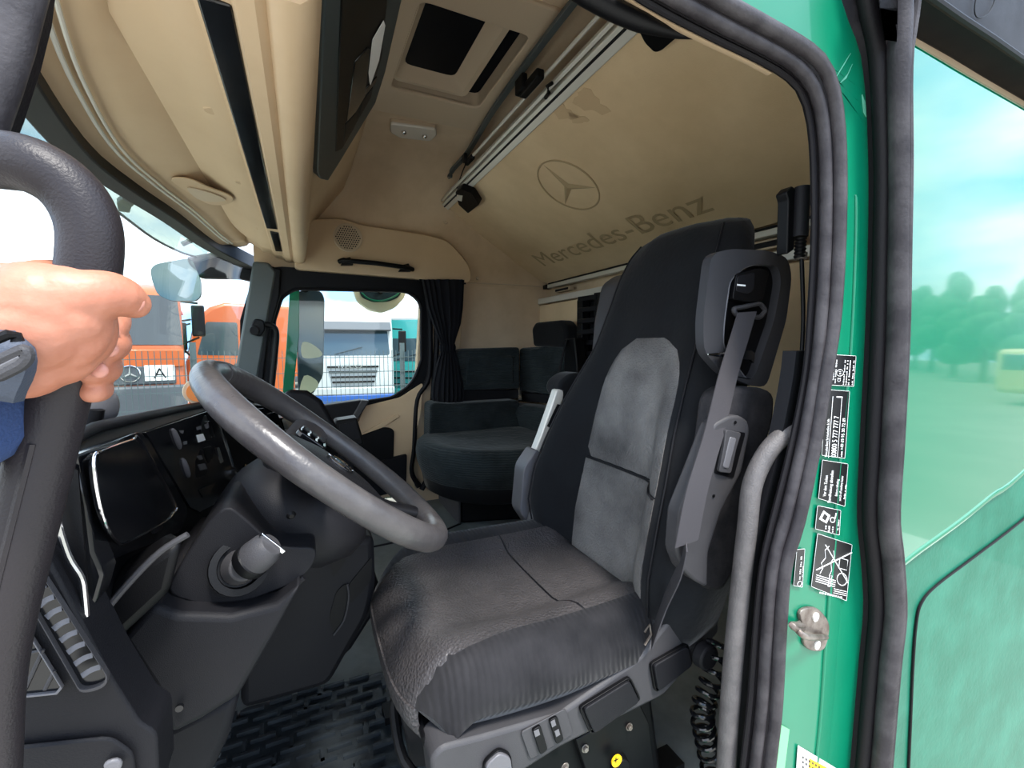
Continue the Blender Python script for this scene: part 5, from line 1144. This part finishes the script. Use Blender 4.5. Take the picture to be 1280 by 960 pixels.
# exterior sun visor above the windscreen
vz = thing('exterior_sun_visor', 'pale green translucent sun visor outside above the windscreen', 'visor', P(120, 240, Z=.46))
vb = smooth_path([P(u, v, Z=.45) for u, v in ((-60, 120), (0, 166), (30, 192), (70, 216), (140, 260), (192, 298), (228, 316), (250, 322))], 5)
vt = [V(max(sealx(p.y)-.0, p.x+.06), p.y+.02, .62) for p in vb]
obj('visor_sheet', loft([[a, a.lerp(b, .33)+V(-.012, 0, 0), a.lerp(b, .66)+V(-.012, 0, 0), b] for a, b in zip(vb, vt)], caps=False, closed=False), visor_g, vz, ang=80)
obj('visor_rim', tube(vb, .005, 6), greyl, vz)
def br_(pts, y0, r=.018):
    for q in pts: obj('bracket', tube([P(u, v, Z=z) for u, v, z in q], r, 8), pillar_m, vz)
br_([((34, 66, .58), (26, 95, .54), (14, 145, .49)), ((14, 140, .49), (40, 130, .50), (74, 116, .54))], 0, .013)
obj('bracket_foot', prism(rnd([P(u, v, Z=.485) for u, v in ((2, 142), (14, 118), (30, 130), (22, 158), (4, 152))], .01, 3), (0, 0, .02)), pillar_m, vz, bevel=.004)
br_([((168, 228, .56), (160, 250, .50), (158, 262, .485)), ((158, 258, .49), (170, 248, .51), (186, 241, .53))], 0, .010)
obj('bracket_foot', prism(rnd([P(u, v, Z=.485) for u, v in ((146, 254), (156, 246), (165, 256), (162, 266), (148, 264))], .006, 3), (0, 0, .015)), pillar_m, vz, bevel=.003)
br_([((228, 305, .48), (240, 300, .50), (250, 296, .52), (262, 300, .52))], 0, .012)

# fence: posts, long rails and vertical wires
fe = thing('yard_fence', 'grey welded wire mesh fence in front of the parked trucks', 'fence', (-2, 6.5, GZ))
FY = 6.5
for x in (-6.2, -3.7, -1.2, 1.3, 3.8): obj('fence_post', box((x, FY+.04, GZ+1.15), (.06, .05, 2.3)), fence_m, fe)
wires = [box((x, FY, GZ+1.12), (.007, .007, 2.15)) for x in lin(-7, 4.5, 200)]
obj('vertical_wires', join(*wires), fence_m, fe, kind='stuff')
obj('horizontal_wires', join(*[box((-1.2, FY, GZ+.1+.2*k), (11.5, .009, .009)) for k in range(11)]), fence_m, fe, kind='stuff')
for k, (u, v) in enumerate(((8, 522), (6, 548))):
    pass
am = thing('orange_marker_boards', 'two small orange marker strips beyond the fence at far left', 'marker', P(5, 560, Y=7))
for u, v in ((4, 528), (2, 552)): obj('marker_strip', box(P(u, v, Y=7.0), (.32, .03, .10)), orange, am, bevel=.01)
obj('marker_post', box(P(2, 560, Y=7.05), (.04, .03, .9)), fence_m, am)

class Frame:
    def __init__(s, o, yaw): s.o = V(o); s.c, s.s = math.cos(yaw), math.sin(yaw)
    def __call__(s, x, y, z): return s.o+V(x*s.c-y*s.s, x*s.s+y*s.c, z)     # x across, y backwards, z up
    def ax(s): return (V(s.c, s.s, 0), V(-s.s, s.c, 0), V(0, 0, 1))
def fb(fr, c, d): return box(fr(*c), d, fr.ax())
def wheel(fr, x, y, r, par, w_=.30):
    ax = fr.ax()[0]; c = fr(x, y, r)
    wo = obj('wheel', lathe(c-ax*(w_/2), ax, [(r*.6, 0), (r*.96, .02), (r, .06), (r, w_-.06), (r*.96, w_-.02), (r*.6, w_)], 24), tyre, par)
    obj('rim', lathe(c-ax*(w_/2+.01), ax, [(.01, .05), (r*.25, .05), (r*.3, .1), (r*.55, .06), (r*.6, .0), (r*.6, w_+.02), (r*.3, w_-.04), (.01, w_-.02)], 20), wheelsil, wo)
def truck(name, label, loc, yaw, W, H, D, mcab, kw):
    """front faces -y of its frame. kw: windscreen z0,z1 ; grille rows ; bumper colour"""
    fr = Frame(loc, yaw); t = thing(name, label, 'truck', loc)
    z0, z1, zb = kw['z0'], kw['z1'], kw.get('zb', .55); hw = W/2; rk = kw.get('rake', .25); top = kw.get('top', .5)
    prof_ = [(0, zb), (-.02, z0-.1), (.03, z0), (rk, z1), (rk+.1, z1+.12), (top, H-.12), (top+.3, H), (D, H-.02), (D, zb+.35), (D-.2, zb)]
    obj('cab_body', loft([[fr(-hw, y, z) for y, z in prof_], [fr(hw, y, z) for y, z in prof_]]), mcab, t, bevel=.09, seg=3)
    yz = lambda z: .03+(rk-.03)*(z-z0)/(z1-z0)
    obj('windshield', prism(rnd([fr(-hw+.10, yz(z0+.05)-.015, z0+.05), fr(hw-.10, yz(z0+.05)-.015, z0+.05), fr(hw-.16, yz(z1)-.015, z1), fr(-hw+.16, yz(z1)-.015, z1)], .08, 3), fr.ax()[1]*.02), dglass, t)
    if kw.get('visor'): obj('sun_visor', loft([[fr(x, rk-.22, z1-.06), fr(x, rk-.28, z1-.02), fr(x, rk+.02, z1+.22), fr(x, rk+.04, z1+.16)] for x in (-hw+.06, 0, hw-.06)]), kw['visor'], t, bevel=.01)
    for sx in (-1, 1):
        obj('side_window', prism(rnd([fr(sx*(hw+.004), yz(z0)+.18, z0+.05), fr(sx*(hw+.004), 1.05, z0+.02), fr(sx*(hw+.004), 1.05, z1-.02), fr(sx*(hw+.004), rk+.22, z1-.02)], .05, 3), fr.ax()[0]*(-.01*sx)), dglass, t)
        obj('door_gap', join(fb(fr, (sx*(hw+.002), 1.18, (z0+zb)/2+.4), (.01, .015, z1-zb-.3)), fb(fr, (sx*(hw+.002), .14, (z0+zb)/2), (.01, .015, z0-zb-.2))), chassis, t)
        obj('side_mirror', fb(fr, (sx*(hw+.26), -.02, (z0+z1)/2+.05), (.22, .12, .62)), blackp, t, bevel=.03)
        obj('mirror_arm', tube([fr(sx*hw, .12, z1+.02), fr(sx*(hw+.26), -.02, (z0+z1)/2+.40)], .025, 6), blackp, t)
        obj('mirror_arm', tube([fr(sx*hw, .12, z0), fr(sx*(hw+.26), -.02, (z0+z1)/2-.28)], .02, 6), blackp, t)
        obj('headlamp', fb(fr, (sx*(hw-.32), -.07, .78), (.42, .08, .24)), lampm, t, bevel=.03)
        obj('wheel_arch', lathe(fr(sx*(hw-.16), 1.35, .52)-fr.ax()[0]*.17, fr.ax()[0], [(.50, 0), (.62, 0), (.62, .34), (.50, .34), (.50, 0)], 22), chassis, t)
        wheel(fr, sx*(hw-.17), 1.35, .5, t); cl_ = kw.get('chl', 3.0); wheel(fr, sx*(hw-.17), D+cl_-.7, .5, t) if cl_ > 2 else None
        obj('step', fb(fr, (sx*(hw-.05), .55, .45), (.12, .6, .25)), chassis, t, bevel=.02)
    for k in range(kw.get('rows', 5)):
        zz = z0-.28-k*kw.get('pitch', .16); ww = W*(.62-.035*k)
        obj('grille_slat', fb(fr, (0, -.05, zz), (ww, .05, kw.get('slat', .05))), kw.get('slatm', blackp), t, bevel=.015)
    if kw.get('belt'): obj('belt_band', fb(fr, (0, -.035, z0-.28), (W-.02, .06, .34)), kw['belt'], t, bevel=.02)
    obj('bumper', prism([fr(-hw, -.10, .35), fr(hw, -.10, .35), fr(hw, -.10, .68), fr(-hw, -.10, .68)], fr.ax()[1]*.4), kw['bumper'], t, bevel=.05)
    obj('bumper_upper', fb(fr, (0, -.03, .78), (W-.04, .16, .30)), mcab, t, bevel=.04)
    obj('number_plate', fb(fr, (0, -.11, .60), (.50, .02, .11)), white, t)
    obj('wiper', tube([fr(-.5, -.03, z0+.07), fr(.25, .03, z0+.28)], .012, 6), blackp, t)
    cl = kw.get('chl', 3.0); obj('chassis_frame', fb(fr, (0, D-.1+cl/2, .85), (1.0, cl, .25)), chassis, t)
    if kw.get('box'): m, h, ln = kw['box']; obj('load_body', fb(fr, (0, D+.4+ln/2, 1.15+h/2), (W, ln, h)), m, t, bevel=.04)
    return t, fr
def gpt(u, d, v=433): # ground spot seen in column u at forward distance d along +y
    q = P(u, v, Y=d); return V(q.x, q.y, GZ)
# white tractor with slatted grille
t, fr = truck('white_truck', 'white truck tractor with black slatted grille behind the fence', gpt(441, 13.6), -.10, 2.25, 3.6, 2.1, whitep, dict(z0=1.95, z1=2.75, rows=6, pitch=.145, slat=.055, bumper=bluep, visor=chassis, rake=.18, top=.7, zb=.6))
obj('blue_lip', fb(fr, (0, -.14, .74), (2.25, .12, .26)), bluep, t, bevel=.03)
obj('bumper_white', fb(fr, (0, -.13, .98), (2.25, .12, .22)), whitep, t, bevel=.04)
text('grille_lettering', 'IVECO', fr(-.42, -.10, 1.63), fr.ax()[0], (0, 0, 1), .15, .0, chrome, t, sx=1.5)
text('plate_lettering', 'MAN', (0, 0, -9), (1, 0, 0), (0, 0, 1), .01, 0, white, t) if False else None
for sx in (-.55, .55): obj('roof_lamp', disc(fr(sx, .5, 3.12), -fr.ax()[1], .09, .10, 16), lampm, t)
# teal truck
t, fr = truck('teal_truck', 'teal truck with red beacon right of the white one', gpt(514, 14.0), -.65, 2.4, 3.25, 1.9, teal, dict(z0=1.75, z1=2.5, rows=3, pitch=.2, bumper=teal, rake=.2, box=(chassis, 1.2, 4)))
obj('beacon', disc(fr(-.7, .9, 3.13), (0, 0, 1), .11, .2, 16, .08), redp, t)
obj('warning_panel', prism([fr(-1.22, .35, 1.0), fr(-1.22, .75, 1.0), fr(-1.22, .75, 1.4), fr(-1.22, .35, 1.4)], fr.ax()[0]*-.01), white, t)
obj('warning_stripe', prism([fr(-1.235, .35, 1.15), fr(-1.235, .60, 1.4), fr(-1.235, .75, 1.4), fr(-1.235, .35, 1.0)], fr.ax()[0]*-.005), redp, t)
for k in range(3): obj('roof_spoiler', prism([fr(x, .5+.3*k, 3.1) for x in (-1.1, 1.1)]+[fr(1.0, .9+.3*k, 3.35), fr(-1.0, .9+.3*k, 3.35)], V(0, 0, .05)), whitep, t) if k == 0 else None
# orange truck facing the camera at left
t, fr = truck('orange_truck', 'orange truck facing the cab, with letter A plate on its front', gpt(128, 10.6), .22, 2.4, 3.5, 1.9, orange, dict(z0=2.3, z1=3.12, rows=0, bumper=chassis, belt=orange, rake=.15, top=.45, zb=.6))
obj('grille_panel', fb(fr, (0, -.045, 1.70), (2.1, .06, .36)), chassis, t, bevel=.03)
obj('lower_bumper', fb(fr, (0, -.06, 1.0), (2.42, .12, 1.0)), chassis, t, bevel=.05)
obj('windshield_surround', prism([fr(-1.19, .0, 2.28), fr(1.19, .0, 2.28), fr(1.14, .135, 3.24), fr(-1.14, .135, 3.24)], fr.ax()[1]*.03), chassis, t)
obj('letter_plate', fb(fr, (.80, -.085, 1.74), (.46, .02, .30)), white, t, bevel=.01)
text('plate_letter', 'A', fr(.80, -.099, 1.64), fr.ax()[0], (0, 0, 1), .28, .0, blackp, t, sx=1.1, align='CENTER')
ec = fr(.36, -.085, 1.74)
obj('emblem_ring', tube([ec+fr.ax()[0]*(.15*math.cos(q))+V(0, 0, .15*math.sin(q)) for q in lin(0, 2*math.pi, 25)[:-1]], .012, 6, closed=True), chrome, t)
for k in range(3):
    a = math.pi/2+k*2*math.pi/3; d_ = fr.ax()[0]*math.cos(a)+V(0, 0, math.sin(a)); s_ = fr.ax()[0]*-math.sin(a)+V(0, 0, math.cos(a))
    obj('emblem_point', prism([ec+s_*.02, ec+d_*.145, ec-s_*.02], fr.ax()[1]*-.02), chrome, t, flat=True)
# orange truck seen from its side
t, fr = truck('orange_side_truck', 'orange truck seen from its side with round wheel arch', gpt(232, 13.8), -1.38, 2.4, 3.3, 2.3, orange, dict(z0=2.0, z1=2.85, rows=3, bumper=chassis, rake=.2, chl=.8))
obj('door_handle', fb(fr, (1.215, 1.0, 1.75), (.03, .12, .16)), blackp, t, bevel=.01)
# red mast of a loading crane between the orange trucks
ck = thing('red_loading_crane', 'red folded loading crane standing between the orange trucks', 'crane', gpt(214, 12.4))
for (a, b, r) in (((217, 500), (218, 392), .09), ((208, 490), (210, 400), .04), ((207, 396), (228, 391), .05)): obj('boom', tube([P(*a, Y=12.4), P(*b, Y=12.4)], r, 8), redp, ck)
obj('crane_base', box(P(212, 490, Y=12.4), (.42, .5, .4)), redp, ck, bevel=.05); obj('cylinder', tube([P(212, 480, Y=12.3), P(213, 400, Y=12.3)], .035, 8), chrome, ck)
obj('crane_leg', box(V(P(212, 490, Y=12.4).x, 12.4, GZ+.35), (.3, .3, .7)), chassis, ck)
# small orange van past the far pillar
t, fr = truck('small_orange_truck', 'small orange truck partly hidden by the far door mirror', gpt(346, 27), -.5, 2.1, 2.4, 1.8, orange, dict(z0=1.35, z1=1.95, rows=2, bumper=chassis, rake=.25))
# trees behind the photographer, seen only as reflections in the green panel
ORD = ('first', 'second', 'third', 'fourth', 'fifth', 'sixth', 'seventh', 'eighth', 'ninth', 'tenth', 'eleventh', 'twelfth', 'thirteenth', 'fourteenth')
def tree(x, y, h, k):
    t = thing('tree', 'green leafy tree mirrored in the green panel, %s of the row from the van' % ORD[k], 'tree', (x, y, GZ), 'trees mirrored in the side panel')
    obj('trunk', tube([V(x, y, GZ), V(x+.2, y, GZ+h*.6)], lambda i: .22-.08*i, 8), barkm, t)
    rr_ = random.Random(k); ms = []
    for j in range(16):
        a = rr_.uniform(0, 6.28); q = rr_.uniform(0, 1); zz = GZ+h*(.30+.62*q); rad_ = h*.22*(1.1-q)
        ms.append(ball((x+math.cos(a)*rad_, y+math.sin(a)*rad_, zz), (h*.15*(1.2-q*.7), h*.15*(1.2-q*.7), h*.14), 9, 6))
    obj('crown', join(*ms), leafm, t, ang=80)
for k in range(14): tree(34+k*5.2, -9-k*3.4, 6.0+R.uniform(-.8, 1.3)+k*.45, k)
mv = thing('mirrored_van', 'yellow and white van mirrored in the green panel', 'van', (27, -6.2, GZ))
obj('van_body', box((27, -6.2, GZ+1.3), (4.8, 2.0, 1.7)), mat('van_yellow', s(206, 190, 130), .4), mv, bevel=.2)
obj('van_window', box((27, -5.2, GZ+1.65), (3.8, .04, .6)), dglass, mv, bevel=.02)
obj('van_window', box((24.6, -6.2, GZ+1.65), (.04, 1.6, .6)), dglass, mv, bevel=.02)
for x in (25.4, 28.6): obj('wheel', disc((x, -5.3, GZ+.36), (0, 1, 0), .36, .2, 20), tyre, mv)
